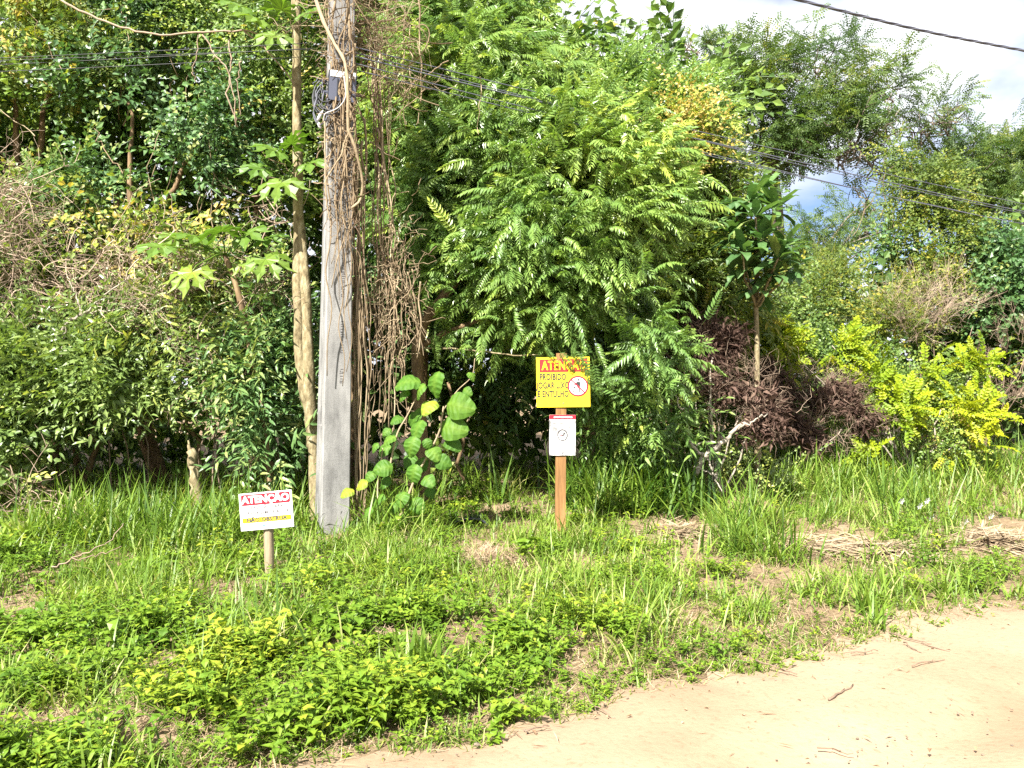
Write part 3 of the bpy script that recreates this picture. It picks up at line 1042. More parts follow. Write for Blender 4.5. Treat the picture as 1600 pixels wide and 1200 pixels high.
sg = Soup()
xy, vv = scatter(25000)
px, py = to_px(xy[:, 0], xy[:, 1])
nz_ = noise2(xy[:, 0], xy[:, 1], 1.6, 61, 3)
bare, tall, herb, turf = blob(px, py, BARE), blob(px, py, TALL), blob(px, py, HERB), blob(px, py, TURF)
cov = np.clip(0.56 + 0.45 * tall - 0.95 * bare - 0.28 * herb - 0.6 * turf + 1.6 * (nz_ - 0.5), 0, 1) * sstep(0.1, 0.8, vv)
k = gr.random(len(xy)) < cov * 0.72
gxy, gt, gp = xy[k], tall[k], py[k]
tm = (noise2(gxy[:, 0], gxy[:, 1], 1.7, 63, 2) - 0.5) * 0.8
big = gr.random(len(gxy)) < np.maximum(0.40 * gt, 0.75 * blob(px[k], py[k], LUSH))
ground_copies(sg, GRASS, gxy[~big], gr, (0.35, 1.0), 0.04, tmap=tm[~big])
lush = big & ((gp < 800) | (blob(px[k], py[k], LUSH) > 0.3))
ground_copies(sg, GRASS_T, gxy[big & ~lush], gr, (0.4, 0.85), 0.0, tmap=tm[big & ~lush])
ground_copies(sg, GRASS_T, gxy[lush], gr, (0.8, 1.45), -0.06, tmap=tm[lush])
obj('grass', sg.mesh('grass', (0, 0, 0), M['grass'], True), kind='stuff')

st_ = Soup()
xy, vv = scatter(17000, y1=9)
px, py = to_px(xy[:, 0], xy[:, 1])
turf = blob(px, py, TURF)
k = gr.random(len(xy)) < np.clip(0.22 + 0.75 * turf - 0.2 * blob(px, py, BARE) + 0.9 * (noise2(xy[:, 0], xy[:, 1], 2.1, 71, 3) - 0.5), 0.03, 1) * 0.8
tm = (noise2(xy[k, 0], xy[k, 1], 1.7, 64, 2) - 0.5) * 0.5
ground_copies(st_, GRASS_S, xy[k], gr, (0.5, 1.1), -0.02, tmap=tm)
obj('turf', st_.mesh('turf', (0, 0, 0), M['grass'], True), kind='stuff')

sw = Soup()
xy, vv = scatter(15500, y1=10.5)
px, py = to_px(xy[:, 0], xy[:, 1])
herb, bare = blob(px, py, HERB), blob(px, py, BARE)
cov = np.clip(0.30 + 0.9 * herb - 1.2 * bare + 2.0 * (noise2(xy[:, 0], xy[:, 1], 1.9, 81, 3) - 0.5), 0, 1) * sstep(0.1, 0.6, vv)
k = gr.random(len(xy)) < cov * 0.62
wxy = xy[k]
kind = noise2(wxy[:, 0], wxy[:, 1], 1.2, 85, 2) + gr.normal(0, 0.06, len(wxy))
tm = (noise2(wxy[:, 0], wxy[:, 1], 1.9, 66, 2) - 0.5) * 0.8
a, b = kind < 0.58, kind >= 0.58
hs_ = 0.55 + 1.0 * noise2(wxy[:, 0], wxy[:, 1], 2.6, 88, 2)
for lo, hi in ((0, 0.9), (0.9, 1.05), (1.05, 1.2), (1.2, 9)):
    m1, m2 = a & (hs_ >= lo) & (hs_ < hi), b & (hs_ >= lo) & (hs_ < hi)
    q_ = {0: 0.7, 0.9: 0.95, 1.05: 1.15, 1.2: 1.45}[lo]
    ground_copies(sw, WEED, wxy[m1], gr, (0.65 * q_, 1.2 * q_), 0.0, tmap=tm[m1])
    ground_copies(sw, CREEP, wxy[m2], gr, (0.6 * q_, 1.15 * q_), -0.04, tmap=tm[m2])
xy, vv = scatter(9000, y1=8)
px, py = to_px(xy[:, 0], xy[:, 1])
k = gr.random(len(xy)) < 0.35 + 0.3 * blob(px, py, TURF)
ground_copies(sw, WEED_S, xy[k], gr, (0.6, 1.2), 0.03)
obj('ground_cover', sw.mesh('ground_cover', (0, 0, 0), M['weed']), kind='stuff')

sl = Soup()
xy, vv = scatter(8000, y1=11)
px, py = to_px(xy[:, 0], xy[:, 1])
k = gr.random(len(xy)) < np.clip(0.34 + 0.85 * blob(px, py, BARE), 0, 1)
k |= (gr.random(len(xy)) < 0.0)
ground_copies(sl, STRAW, xy[k], gr, (0.5, 1.1), -0.05, tilt=0.10, sink=-0.012)
obj('dry_grass', sl.mesh('dry_grass', (0, 0, 0), M['straw']), kind='stuff')

# ------------------------------------------------------------------ the overgrown wall on the left
VT = 'trees smothered in climbers left of the pole'
plant('vine_covered_tree', 'tall climber-covered tree at the far left, dark hollow in its middle', 'tree',
      [(20, 90, 11.6, 130, 100, 1.2), (90, 190, 11.0, 110, 55, 0.8), (-60, 300, 11.5, 110, 170, 1.2), (60, 330, 11.2, 100, 60, 0.8), (120, 30, 12.2, 90, 60, 1.0)],
      VINE_M, 'vine_leaf', group=VT, dens=11, per=8, seed=101, trunk_r=(0.16, 0.08), base_px=(-7.6, 12.4), tint=-0.03, branches=3)
plant('feathery_tree', 'fine olive-yellow feathery tree high in the upper left corner', 'tree',
      [(110, 55, 11.4, 75, 45, 0.6), (160, 95, 11.1, 60, 28, 0.5), (30, 40, 11.6, 60, 40, 0.6)], FEATHER, 'olive_leaf', dens=9, per=6, seed=102, s=(0.45, 0.7), tint=0.18,
      base_px=(-7.2, 12.8), trunk_r=(0.10, 0.04))
plant('vine_covered_tree', 'climber-covered tree with glossy pale leaves above the brown twig tangles', 'tree',
      [(200, 160, 11.0, 110, 70, 0.9), (290, 110, 10.9, 90, 60, 0.8), (180, 300, 10.7, 100, 60, 0.7), (300, 280, 10.6, 75, 80, 0.7), (350, 190, 10.8, 70, 70, 0.8), (230, 30, 12.0, 110, 70, 1.0)],
      VINE_M, 'dark_leaf', group=VT, dens=12, per=9, seed=103, trunk_r=(0.14, 0.07), base_px=(-5.3, 12.2), tint=0.10, branches=3)
plant('vine_covered_tree', 'bright leafy climber-covered tree behind the pale two-stemmed trunk', 'tree',
      [(400, 60, 11.2, 110, 70, 0.9), (440, 180, 11.0, 70, 60, 0.7), (360, 320, 10.8, 60, 40, 0.5), (420, 330, 10.8, 60, 70, 0.6), (330, 30, 11.6, 80, 50, 0.8)],
      VINE_S, 'vine_leaf', group=VT, dens=15, per=9, seed=104, trunk_r=(0.12, 0.06), base_px=(-3.8, 12.0), tint=0.06, branches=2)
plant('vine_covered_tree', 'dark tall tree standing close behind the upper utility pole', 'tree',
      [(540, 60, 12.0, 120, 120, 1.0), (480, 240, 11.9, 70, 90, 0.8), (590, 250, 11.8, 70, 130, 0.8), (560, -60, 12.6, 140, 90, 1.2)],
      VINE_FAR, 'vine_leaf', group=VT, dens=7, per=8, seed=105, trunk_r=(0.16, 0.08), base_px=(-2.6, 12.9), tint=0.0, branches=3)
# shrubs with lance-shaped leaves at the foot
LS = 'lance-leaved shrubs at the foot of the thicket'
plant('shrub', 'spreading lance-leaved shrub under the brown twig tangle at left', 'shrub',
      [(150, 560, 9.7, 150, 60, 0.7), (60, 600, 9.9, 110, 70, 0.8), (190, 610, 9.4, 110, 40, 0.5), (260, 570, 9.7, 90, 55, 0.6)],
      LANCE, 'lance_leaf', group=LS, dens=16, per=8, seed=111, trunk_r=(0.05, 0.03), base_px=(-5.6, 10.2), tint=0.06, droop=0.05)
plant('shrub', 'leafy low shrub at the far left edge above the long grass', 'shrub',
      [(70, 700, 9.2, 120, 75, 0.6), (160, 690, 9.3, 70, 60, 0.5), (-40, 650, 9.6, 120, 110, 0.7), (120, 765, 8.9, 90, 30, 0.4)],
      VINE, 'lance_leaf', group=LS, dens=15, per=8, seed=112, trunk_r=(0.04, 0.025), base_px=(-5.3, 9.6), tint=0.08)
plant('shrub', 'glossy dark lance-leaved shrub between the papaya stem and pale trunk', 'shrub',
      [(420, 590, 9.6, 70, 60, 0.5), (440, 500, 9.8, 60, 50, 0.5), (385, 650, 9.5, 55, 60, 0.4), (450, 680, 9.5, 45, 60, 0.4)],
      LANCE, 'dark_leaf', group=LS, dens=18, per=8, seed=113, trunk_r=(0.035, 0.02), base_px=(-3.0, 9.9), tint=0.12, droop=0.1)
plant('shrub', 'small-leaved shrub with brown shoots left of the papaya stem', 'shrub',
      [(300, 500, 9.9, 80, 60, 0.6), (330, 560, 9.6, 70, 50, 0.5), (270, 640, 9.4, 60, 35, 0.4), (350, 440, 10.0, 60, 40, 0.5)],
      VINE_S, 'lance_leaf', group=LS, dens=18, per=8, seed=114, trunk_r=(0.035, 0.02), base_px=(-3.9, 10.2), tint=0.02)
plant('shrub', 'shrub of pale hanging leaves over the dark hollow left of the stump', 'shrub',
      [(110, 420, 10.2, 100, 60, 0.6), (40, 470, 10.4, 90, 60, 0.6), (200, 370, 10.4, 80, 40, 0.5), (250, 410, 10.3, 70, 45, 0.5), (-60, 480, 10.4, 100, 90, 0.8)],
      VINE, 'vine_leaf', group=LS, dens=12, per=7, seed=115, trunk_r=(0.05, 0.03), base_px=(-6.0, 10.9), tint=0.05, droop=0.2)

# ------------------------------------------------------------------ the middle: the big drooping pinnate tree and what stands behind it
def fronds_as_parts(root, pos, nor, tint, mat, r, n=280):
    """the fronds nearest the camera as parts of their own sharing four meshes"""
    meshes = []
    for k, t in enumerate(FROND):
        for dt in (-0.14, 0.0, 0.14):
            V, T, c = t
            meshes.append(Soup().add(V, T, np.clip(c + dt, 0, 1)).mesh('frond', (0, 0, 0), mat))
    front = np.argsort(pos[:, 1] + 0.15 * r.random(len(pos)))[:n]
    m = np.zeros(len(pos), bool)
    m[front] = True
    k = len(front)
    d = nor[front] * np.array([1.0, 0.8, 0.6]) + r.normal(size=(k, 3)) * 0.45 + np.array([0.12, -0.1, 0.05])
    B = basis(d, np.array([0, 0, 1.0]) + r.normal(size=(k, 3)) * 0.2)
    base = np.array(root.location)
    for i, j in enumerate(front):
        o = bpy.data.objects.new('frond', meshes[int(r.integers(0, 4)) * 3 + int(np.clip(round(tint[j] * 6 + 1), 0, 2))])
        C.objects.link(o)
        o.parent = root
        s = r.uniform(0.6, 1.0)
        Mx = Matrix([[*(B[i, a] * s), pos[j, a] - base[a]] for a in range(3)] + [[0, 0, 0, 1]])
        o.matrix_local = Mx
    return ~m


def pinnate_tree(name, label, lobes, trunk, trunk_r, seed, dens, per, n_front, tint=0.0, group=None, nb=5):
    r = np.random.default_rng(seed)
    root = thing(name, label, 'tree', (trunk[0][0], trunk[0][1], gz(trunk[0][0], trunk[0][1])), group)
    tp = spline(trunk, 16)
    V, T = tube(tp, np.linspace(trunk_r[0], trunk_r[1], len(tp)), 8)
    part('trunk', Soup().add(V, T, 0.5), root, M['brown_bark'], smooth=True)
    limbs(root, tp[-1], [P(l[0], l[1], l[2]) for l in lobes[:nb]], trunk_r[1] * 0.75, M['brown_bark'], r, trunk_pts=tp)
    pos, nor, tin, dep = crown_pts(lobes, dens, per, 0.45, r, 0.25, 0.35, 0.6, 0.26, 0.30, 1.3)
    tin = tin + tint
    rest = np.ones(len(pos), bool)
    if n_front:
        rest = fronds_as_parts(root, pos, nor, tin, M['pinnate_leaf'], r, n_front)
    sp = Soup()
    n = rest.sum()
    nd = nor[rest] * np.array([1.0, 0.8, 0.6])
    shoots(sp, FROND_L + FROND_S, pos[rest], nd, tin[rest], r, (0.55, 0.95), 0.1, 0.5, 0.0)
    part('crown', sp, root, M['pinnate_leaf'], kind='stuff')
    return root


C1 = [(890, 330, 9.6, 120, 110, 0.8), (760, 250, 10.2, 110, 90, 0.8), (960, 330, 9.6, 110, 110, 0.7), (860, 225, 10.0, 105, 75, 0.8), (985, 430, 9.5, 90, 70, 0.6), (800, 400, 9.6, 90, 70, 0.6),
      (900, 460, 9.4, 95, 70, 0.6), (955, 505, 9.3, 80, 55, 0.5), (1010, 560, 9.2, 50, 40, 0.4), (720, 420, 9.8, 70, 50, 0.5), (740, 120, 10.6, 120, 90, 0.8), (690, 330, 10.2, 80, 80, 0.6), (780, 500, 9.8, 70, 40, 0.5), (1000, 300, 10.0, 70, 90, 0.6), (930, 250, 9.8, 90, 80, 0.7), (860, 380, 9.4, 80, 60, 0.5)]
TR1 = [(-1.05, 10.0, 0.0), P(652, 545, 9.85), P(690, 470, 9.8), P(740, 400, 9.9), P(800, 320, 10.0), P(850, 250, 10.2)]
pinnate_tree('pinnate_leaf_tree', 'big drooping feather-leaved tree hanging over the yellow warning sign', C1, TR1, (0.085, 0.05), 201, 18, 9, 290, 0.06)
C2 = [(750, 40, 11.6, 110, 70, 0.8), (765, -25, 11.8, 70, 60, 0.8), (680, 60, 11.8, 90, 100, 0.8), (835, 110, 11.5, 45, 36, 0.6), (650, 210, 11.0, 80, 110, 0.7), (640, 330, 10.9, 60, 80, 0.6), (690, -60, 12, 120, 80, 0.9)]
pinnate_tree('pinnate_leaf_tree', 'upright feather-leaved tree whose top rises past the picture edge right of the pole', C2,
             [(-1.4, 12.0, 0.0), (-1.3, 12.0, 2.5), P(700, 120, 11.8)], (0.10, 0.05), 202, 14, 9, 0, 0.06)
plant('vine_covered_tree', 'broad climber-covered tree forming the level ridge under the white sky', 'tree',
      [(900, 148, 12.4, 80, 35, 0.8), (980, 140, 12.4, 80, 32, 0.7), (930, 190, 12.0, 90, 50, 0.7), (1030, 150, 12.6, 70, 40, 0.7), (1020, 200, 12.2, 70, 60, 0.7), (1090, 180, 12.8, 60, 70, 0.7), (860, 150, 12.2, 50, 40, 0.6)],
      VINE_S + FROND_S, 'pinnate_leaf', dens=14, per=9, seed=203, trunk_r=(0.14, 0.07), base_px=(1.2, 12.8), tint=0.06, branches=4)
plant('creeper', 'climber with bright yellow leaves draped beside the top cable run', 'climber',
      [(1055, 195, 11.5, 42, 32, 0.3), (1040, 240, 11.4, 34, 30, 0.25), (1090, 230, 11.6, 28, 26, 0.25)], VINE_S, 'vine_leaf', dens=19, per=8, seed=204, trunk_r=(0.02, 0.012), base_px=(2.3, 11.9), tint=0.42)
plant('shrub', 'pale-green drooping shrub right of the big feather-leaved tree', 'shrub',
      [(1085, 330, 12.6, 70, 90, 0.6), (1090, 430, 12.2, 75, 60, 0.5), (1070, 500, 11.8, 60, 50, 0.4), (1140, 490, 12.4, 60, 40, 0.4), (1060, 260, 12.4, 60, 60, 0.5)], LANCE + FROND_S, 'olive_leaf', dens=16, per=8, seed=205, trunk_r=(0.04, 0.02), base_px=(2.9, 12.8), tint=0.05, droop=0.3)
plant('shrub', 'shaded shrub of narrow hanging leaves between the sign post and tall grass', 'shrub',
      [(960, 640, 10.2, 70, 45, 0.4), (1030, 660, 10.0, 50, 40, 0.3), (900, 600, 10.6, 80, 60, 0.4)], LANCE + FROND_S, 'pinnate_leaf', dens=14, per=7, seed=206, trunk_r=(0.03, 0.02), base_px=(1.4, 10.6), tint=-0.08, droop=0.4)
plant('shrub', 'dim leafy shrub filling the shade right of the hanging dead vines', 'shrub',
      [(700, 480, 11.2, 60, 80, 0.5), (760, 460, 11.4, 70, 80, 0.5), (650, 400, 11.2, 60, 90, 0.5), (830, 560, 11.6, 80, 60, 0.5)], VINE_S + LANCE, 'dark_leaf', dens=12, per=7, seed=207, trunk_r=(0.03, 0.02), base_px=(-0.6, 11.7), tint=0.0)

stalk_r = np.random.default_rng(215)
ridge = [o for o in C.objects if o.type == 'EMPTY' and o.get('label', '').startswith('broad climber-covered')][0]
for (px, py, dx, dy) in ((858, 90, 12, -52), (905, 85, -1, -38), (932, 82, 2, -40), (970, 80, 8, -45), (992, 78, 10, -48), (1005, 75, 22, -28), (950, 82, -18, -20), (890, 85, 14, -24)):
    a_ = P(px, py + 25, 12.1)
    e_ = P(px + dx, py + dy, 12.1)
    V, T = tube(wiggle(a_, e_, 7, 0.02, 0, stalk_r), np.linspace(0.008, 0.004, 7), 4)
    ss = Soup().add(V, T, 0.2)
    if abs(dx) > 9:
        ss.place(VINE_S[0], np.array([e_, e_]), basis(stalk_r.normal(size=(2, 3)), np.array([0, 0, 1.0])), np.array([0.4, 0.3]), np.array([0.0, 0.0]))
    part('stalk', ss, ridge, M['vine_leaf'])

# ------------------------------------------------------------------ the right side
CT = [(1235, 95, 27, 62, 32, 1.2), (1190, 110, 26, 50, 32, 1.2), (1300, 95, 27, 40, 30, 1.0), (1325, 140, 26, 55, 30, 1.0), (1390, 130, 27, 45, 18, 0.9), (1360, 175, 26, 60, 32, 1.0), (1270, 195, 25.5, 90, 32, 1.2), (1190, 185, 26, 80, 40, 1.2),
      (1130, 130, 26, 60, 55, 1.3), (1075, 75, 26.5, 32, 20, 0.8), (1140, 220, 26, 60, 40, 1.0), (1320, 225, 25.5, 60, 26, 1.0), (1230, 235, 25.5, 70, 22, 0.9), (1375, 250, 26, 45, 22, 0.8)]
TRB = [(8.9, 26.5, 0.2), (8.8, 26.4, 4.0), P(1215, 330, 26.2), P(1205, 260, 26.0)]


def canopy_tree(name, label, lobes, trunk, tr_, seed, dens, per, s, mat='canopy_leaf', nb=9, tint=0.0, group=None):
    r = np.random.default_rng(seed)
    root = thing(name, label, 'tree', (trunk[0][0], trunk[0][1], gz(trunk[0][0], trunk[0][1])), group)
    tp = spline(trunk, 14)
    V, T = tube(tp, np.linspace(tr_[0], tr_[1], len(tp)), 8)
    part('trunk', Soup().add(V, T, 0.5), root, M['grey_bark'], smooth=True)
    limbs(root, tp[-1], [P(l[0], l[1] + 0.35 * l[4], l[2]) for l in lobes[:nb]], tr_[1] * 0.7, M['grey_bark'], r, trunk_pts=tp[5:], rt=0.25)
    tw = Soup()
    for l in lobes:
        c = P(*l[:3])
        for _ in range(16):
            a = c + r.normal(size=3) * np.array([l[3], 30, l[4]]) / F * l[2] * np.array([.3, .5, .3]) - np.array([0, 0, 1.1 * l[4] / F * l[2]])
            e = c + r.normal(size=3) * np.array([l[3] / F * l[2] * .6, l[5] * .5, l[4] / F * l[2] * .5])
            V, T = tube(wiggle(a, e, 5, 0.08, 0, r), np.linspace(0.035, 0.012, 5), 3, False)
            tw.add(V, T, 0.3)
    part('twigs', tw, root, M['grey_bark'], kind='stuff')
    pos, nor, tin, dep = crown_pts(lobes, dens, per, 0.6, r, 0.6, 0.45, 0.4, 0.25, 0.37, 0.75)
    sp = Soup()
    nor = nor * np.array([1, 1, 0.6])
    shoots(sp, FEATHER, pos, nor, tin + tint, r, s, 0.12, 0.5)
    part('crown', sp, root, M[mat], kind='stuff')
    return root


canopy_tree('canopy_tree', 'tall wide-crowned tree with bare forked limbs against the sky', CT, TRB, (0.24, 0.15), 301, 3.8, 6, (0.6, 1.0))
canopy_tree('canopy_tree', 'rounded tree at the right edge behind the cables', [(1545, 245, 29, 70, 45, 1.5), (1600, 260, 29, 60, 60, 1.5), (1500, 270, 28, 50, 50, 1.2), (1555, 330, 28, 70, 50, 1.2), (1470, 185, 28, 40, 16, 0.7), (1440, 195, 28, 35, 22, 0.8), (1490, 168, 28, 22, 10, 0.5), (1640, 330, 29, 70, 90, 1.5), (1600, 380, 27, 60, 40, 1.0)],
            [(17.0, 29.5, 0.3), (16.9, 29.3, 4), P(1540, 330, 29)], (0.3, 0.16), 302, 3.8, 6, (0.6, 1.0), nb=6, tint=-0.03)
canopy_tree('canopy_tree', 'small feathery tree in the gap below the wide-crowned tree', [(1300, 365, 21, 55, 26, 0.8), (1260, 380, 21, 35, 26, 0.7), (1345, 360, 21.5, 30, 16, 0.6), (1290, 405, 20.5, 60, 26, 0.8), (1350, 315, 21.5, 24, 16, 0.5), (1230, 420, 20, 50, 30, 0.8)],
            [(8.2, 21, 0.3), (8.2, 21, 2.5), P(1295, 380, 21)], (0.12, 0.07), 303, 4.0, 7, (0.4, 0.65), tint=0.06)
plant('vine_covered_tree', 'narrow tree buried in yellowish climbers left of the rounded tree', 'tree',
      [(1425, 245, 17.5, 36, 45, 0.7), (1440, 310, 17.2, 52, 50, 0.8), (1430, 390, 17.0, 52, 55, 0.8), (1480, 370, 17.0, 50, 50, 0.8), (1505, 420, 16.8, 50, 40, 0.7), (1450, 455, 16.6, 70, 35, 0.7)],
      VINE_S, 'olive_leaf', dens=12, per=9, seed=311, trunk_r=(0.16, 0.08), base_px=(9.0, 17.6), tint=0.02, s=(0.9, 1.3), branches=3)
plant('shrub', 'dark broad-leaved thicket shrub at the right edge below the cables', 'shrub',
      [(1560, 430, 16.5, 60, 50, 0.8), (1600, 470, 16.2, 50, 60, 0.8), (1540, 480, 16.2, 40, 30, 0.6), (1400, 430, 17.0, 40, 50, 0.6), (1640, 500, 16, 60, 90, 0.9)], VINE_FAR, 'dark_leaf', dens=11, per=7, seed=312, trunk_r=(0.06, 0.03), base_px=(9.9, 16.9), tint=0.12, s=(0.9, 1.3))
plant('shrub', 'tangled light-green shrub behind the yellow shrub, right of the strap-leaved tree', 'shrub',
      [(1280, 470, 14.8, 70, 45, 0.7), (1340, 480, 14.8, 60, 45, 0.7), (1380, 520, 14.6, 60, 35, 0.6), (1240, 500, 14.6, 50, 40, 0.6), (1310, 440, 15.5, 60, 30, 0.6)], VINE_S + TWIGS[:1], 'olive_leaf', dens=14, per=8, seed=313, trunk_r=(0.05, 0.03), base_px=(5.8, 15.2), tint=0.08)
plant('shrub', 'leafy hedge shrub behind the reddish withered bush', 'shrub',
      [(1130, 560, 13.4, 70, 60, 0.6), (1200, 520, 13.6, 60, 50, 0.6), (1250, 560, 13.6, 60, 50, 0.6), (1150, 640, 13.0, 90, 50, 0.5), (1060, 620, 12.6, 60, 60, 0.5), (1300, 600, 13.8, 80, 60, 0.5)], VINE_S, 'vine_leaf', dens=11, per=7, seed=314, trunk_r=(0.05, 0.03), base_px=(4.4, 14.0), tint=0.0)

# far hedge continuing both ways out of the picture
plant('vine_covered_tree', 'climber-covered tree cut by the left picture edge', 'tree',
      [(-260, 250, 11.6, 160, 200, 1.2), (-220, 550, 10.6, 150, 130, 0.9), (-480, 350, 11.6, 180, 300, 1.2), (-200, 20, 12.4, 140, 100, 1.2)], VINE_FAR, 'vine_leaf', group=VT, dens=3, per=8, seed=121, trunk_r=(0.16, 0.08), base_px=(-9.6, 12.6), s=(1.0, 1.5), branches=2)
plant('vine_covered_tree', 'climber-covered tree cut by the right picture edge', 'tree',
      [(1760, 400, 17.5, 140, 140, 1.5), (1700, 560, 16.0, 120, 80, 1.0), (1900, 450, 18.5, 160, 200, 1.5)], VINE_FAR, 'vine_leaf', dens=3, per=8, seed=122, trunk_r=(0.16, 0.08), base_px=(13.5, 18.0), s=(1.0, 1.5), branches=2)

# the wood behind as one mass, interior shade put into its lowered leaf tint
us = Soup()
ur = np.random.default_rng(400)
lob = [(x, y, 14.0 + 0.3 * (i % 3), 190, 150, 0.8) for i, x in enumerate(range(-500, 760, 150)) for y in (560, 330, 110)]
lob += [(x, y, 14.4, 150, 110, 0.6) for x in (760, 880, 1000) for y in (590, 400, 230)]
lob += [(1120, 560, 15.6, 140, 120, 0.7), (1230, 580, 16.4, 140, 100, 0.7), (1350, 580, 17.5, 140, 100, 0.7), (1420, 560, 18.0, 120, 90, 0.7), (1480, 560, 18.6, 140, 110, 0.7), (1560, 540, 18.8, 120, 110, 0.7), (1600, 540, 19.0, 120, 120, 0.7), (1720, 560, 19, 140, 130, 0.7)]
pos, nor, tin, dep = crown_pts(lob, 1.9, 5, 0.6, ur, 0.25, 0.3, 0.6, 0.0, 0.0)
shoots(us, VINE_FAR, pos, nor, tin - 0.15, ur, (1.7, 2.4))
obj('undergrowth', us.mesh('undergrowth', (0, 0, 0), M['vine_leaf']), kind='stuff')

# ------------------------------------------------------------------ named trees: pale trunk, papayas, strap-leaved tree
def palmate(r, Rd=0.32, lobes=8):
    """deeply cut papaya-like leaf, stalk at the origin, opening along +Y"""
    V = [(0, 0, 0)]
    T = []
    c = [0.62]
    for k in range(lobes):
        a = R(-150 + 300 * (k + 0.5) / lobes)
        Lk = Rd * (0.62 + 0.38 * math.cos(a * 0.55)) * r.uniform(0.9, 1.1)
        dx, dy = math.sin(a), math.cos(a)
        nx, ny = dy, -dx
        dr = -0.22 * Lk
        b = len(V)
        w = 0.11 * Rd
        def pt(u, s_, z):
            return (dx * Lk * u + nx * s_, dy * Lk * u + ny * s_, z)
        j1, j2, j3, j4 = r.uniform(.75, 1.3, 4)
        V += [pt(0.40, -0.62 * w, 0.012), pt(0.40, 0, 0.0), pt(0.40, 0.62 * w, 0.012), pt(0.66, -1.7 * w * j1, dr * .5 + .02), pt(0.58, 0, dr * 0.4), pt(0.66, 1.7 * w * j2, dr * .5 + .02),
              pt(0.72, -0.62 * w * j3, dr * .7), pt(0.72, 0.62 * w * j4, dr * .7), pt(1.0, 0, dr)]
        c += [0.5, 0.62, 0.5, 0.45, 0.55, 0.45, 0.5, 0.5, 0.6]
        T += [(0, b + 1, b), (0, b + 2, b + 1), (b, b + 1, b + 4), (b, b + 4, b + 3), (b + 1, b + 2, b + 5), (b + 1, b + 5, b + 4), (b + 3, b + 4, b + 6), (b + 4, b + 8, b + 6), (b + 4, b + 7, b + 8), (b + 4, b + 5, b + 7)]
        if k:
            T.append((0, b, b - 7))
    return np.array(V, float), np.array(T), np.array(c)


pr = np.random.default_rng(500)
PALM = []
for dt in (-0.15, 0.0, 0.12, 0.3):
    V, T, c = palmate(pr)
    PALM.append(Soup().add(V, T, c + dt).mesh('leaf', (0, 0, 0), M['papaya_leaf']))


def hang_leaf(root, mesh, p, d, up, s, name='leaf', label=None):
    o = bpy.data.objects.new(name, mesh)
    C.objects.link(o)
    o.parent = root
    B = basis(np.array([d], float), np.array([up], float))[0]
    b = np.array(root.location)
    o.matrix_local = Matrix([[*(B[a] * s), p[a] - b[a]] for a in range(3)] + [[0, 0, 0, 1]])
    if label:
        o['label'] = label
    return o


def papaya(name, label, trunk, tr_, head, leaves, mat='brown_bark', seed=1, trunk2=None):
    r = np.random.default_rng(seed)
    root = thing(name, label, 'tree', (trunk[0][0], trunk[0][1], gz(trunk[0][0], trunk[0][1])))
    for tk in ([trunk] if trunk2 is None else [trunk, trunk2]):
        tp = spline(tk, 26)
        tp = spline(tk, 60)
        rr = np.linspace(tr_[0], tr_[1], len(tp)) * (1 + 0.04 * np.sin(np.arange(len(tp)) * 1.1))
        V, T = tube(tp, rr, 14)
        ax_ = np.repeat(tp, 14, axis=0)
        V = ax_ + (V - ax_) * (0.84 + 0.32 * vnoise(V * np.array([14, 14, 7.0]), 17))[:, None]
        part('trunk', Soup().add(V, T, 0.5), root, M[mat], smooth=True)
    for (px, py, Y, s, k, fx, fz, hd) in leaves:
        p = P(px, py, Y)
        h = head if hd is None else P(*hd)
        V, T = tube(wiggle(h, p, 7, 0.012, -0.04, r), np.linspace(0.010, 0.006, 7), 4)
        part('leaf_stalk', Soup().add(V, T, 0.6), root, M['papaya_leaf'], smooth=True)
        hang_leaf(root, PALM[k], p, (fx, -0.55 + r.normal(0, .1), fz), (r.normal(0, .12), -0.55, 0.85), s, label='yellowing leaf' if k == 3 else None)
    return root


papaya('papaya_tree', 'slender papaya tree with wide jagged leaves left of the pale trunk',
       [(P(428, 800, 9.3)[0], 9.3, 0.0), P(412, 655, 9.3), P(395, 560, 9.25), P(372, 455, 9.2), P(352, 400, 9.2)], (0.045, 0.03), P(352, 400, 9.2),
       [(250, 385, 9.0, 1.15, 1, -1, -0.12, None), (305, 370, 9.2, 1.1, 1, -0.6, 0.05, None), (345, 362, 9.0, 1.1, 0, 0.1, 0.1, None), (385, 366, 9.1, 1.15, 1, 0.7, 0.05, None), (420, 372, 9.3, 1.0, 0, 1, 0, None),
        (300, 425, 8.8, 1.15, 3, -0.3, -0.55, None), (415, 405, 8.9, 1.15, 2, 0.8, -0.4, None), (385, 410, 9.1, 0.8, 3, 0.4, -0.6, None), (330, 385, 9.4, 0.9, 2, -0.5, 0.2, None), (275, 372, 9.3, 0.8, 2, -0.8, 0.2, None)], seed=501)
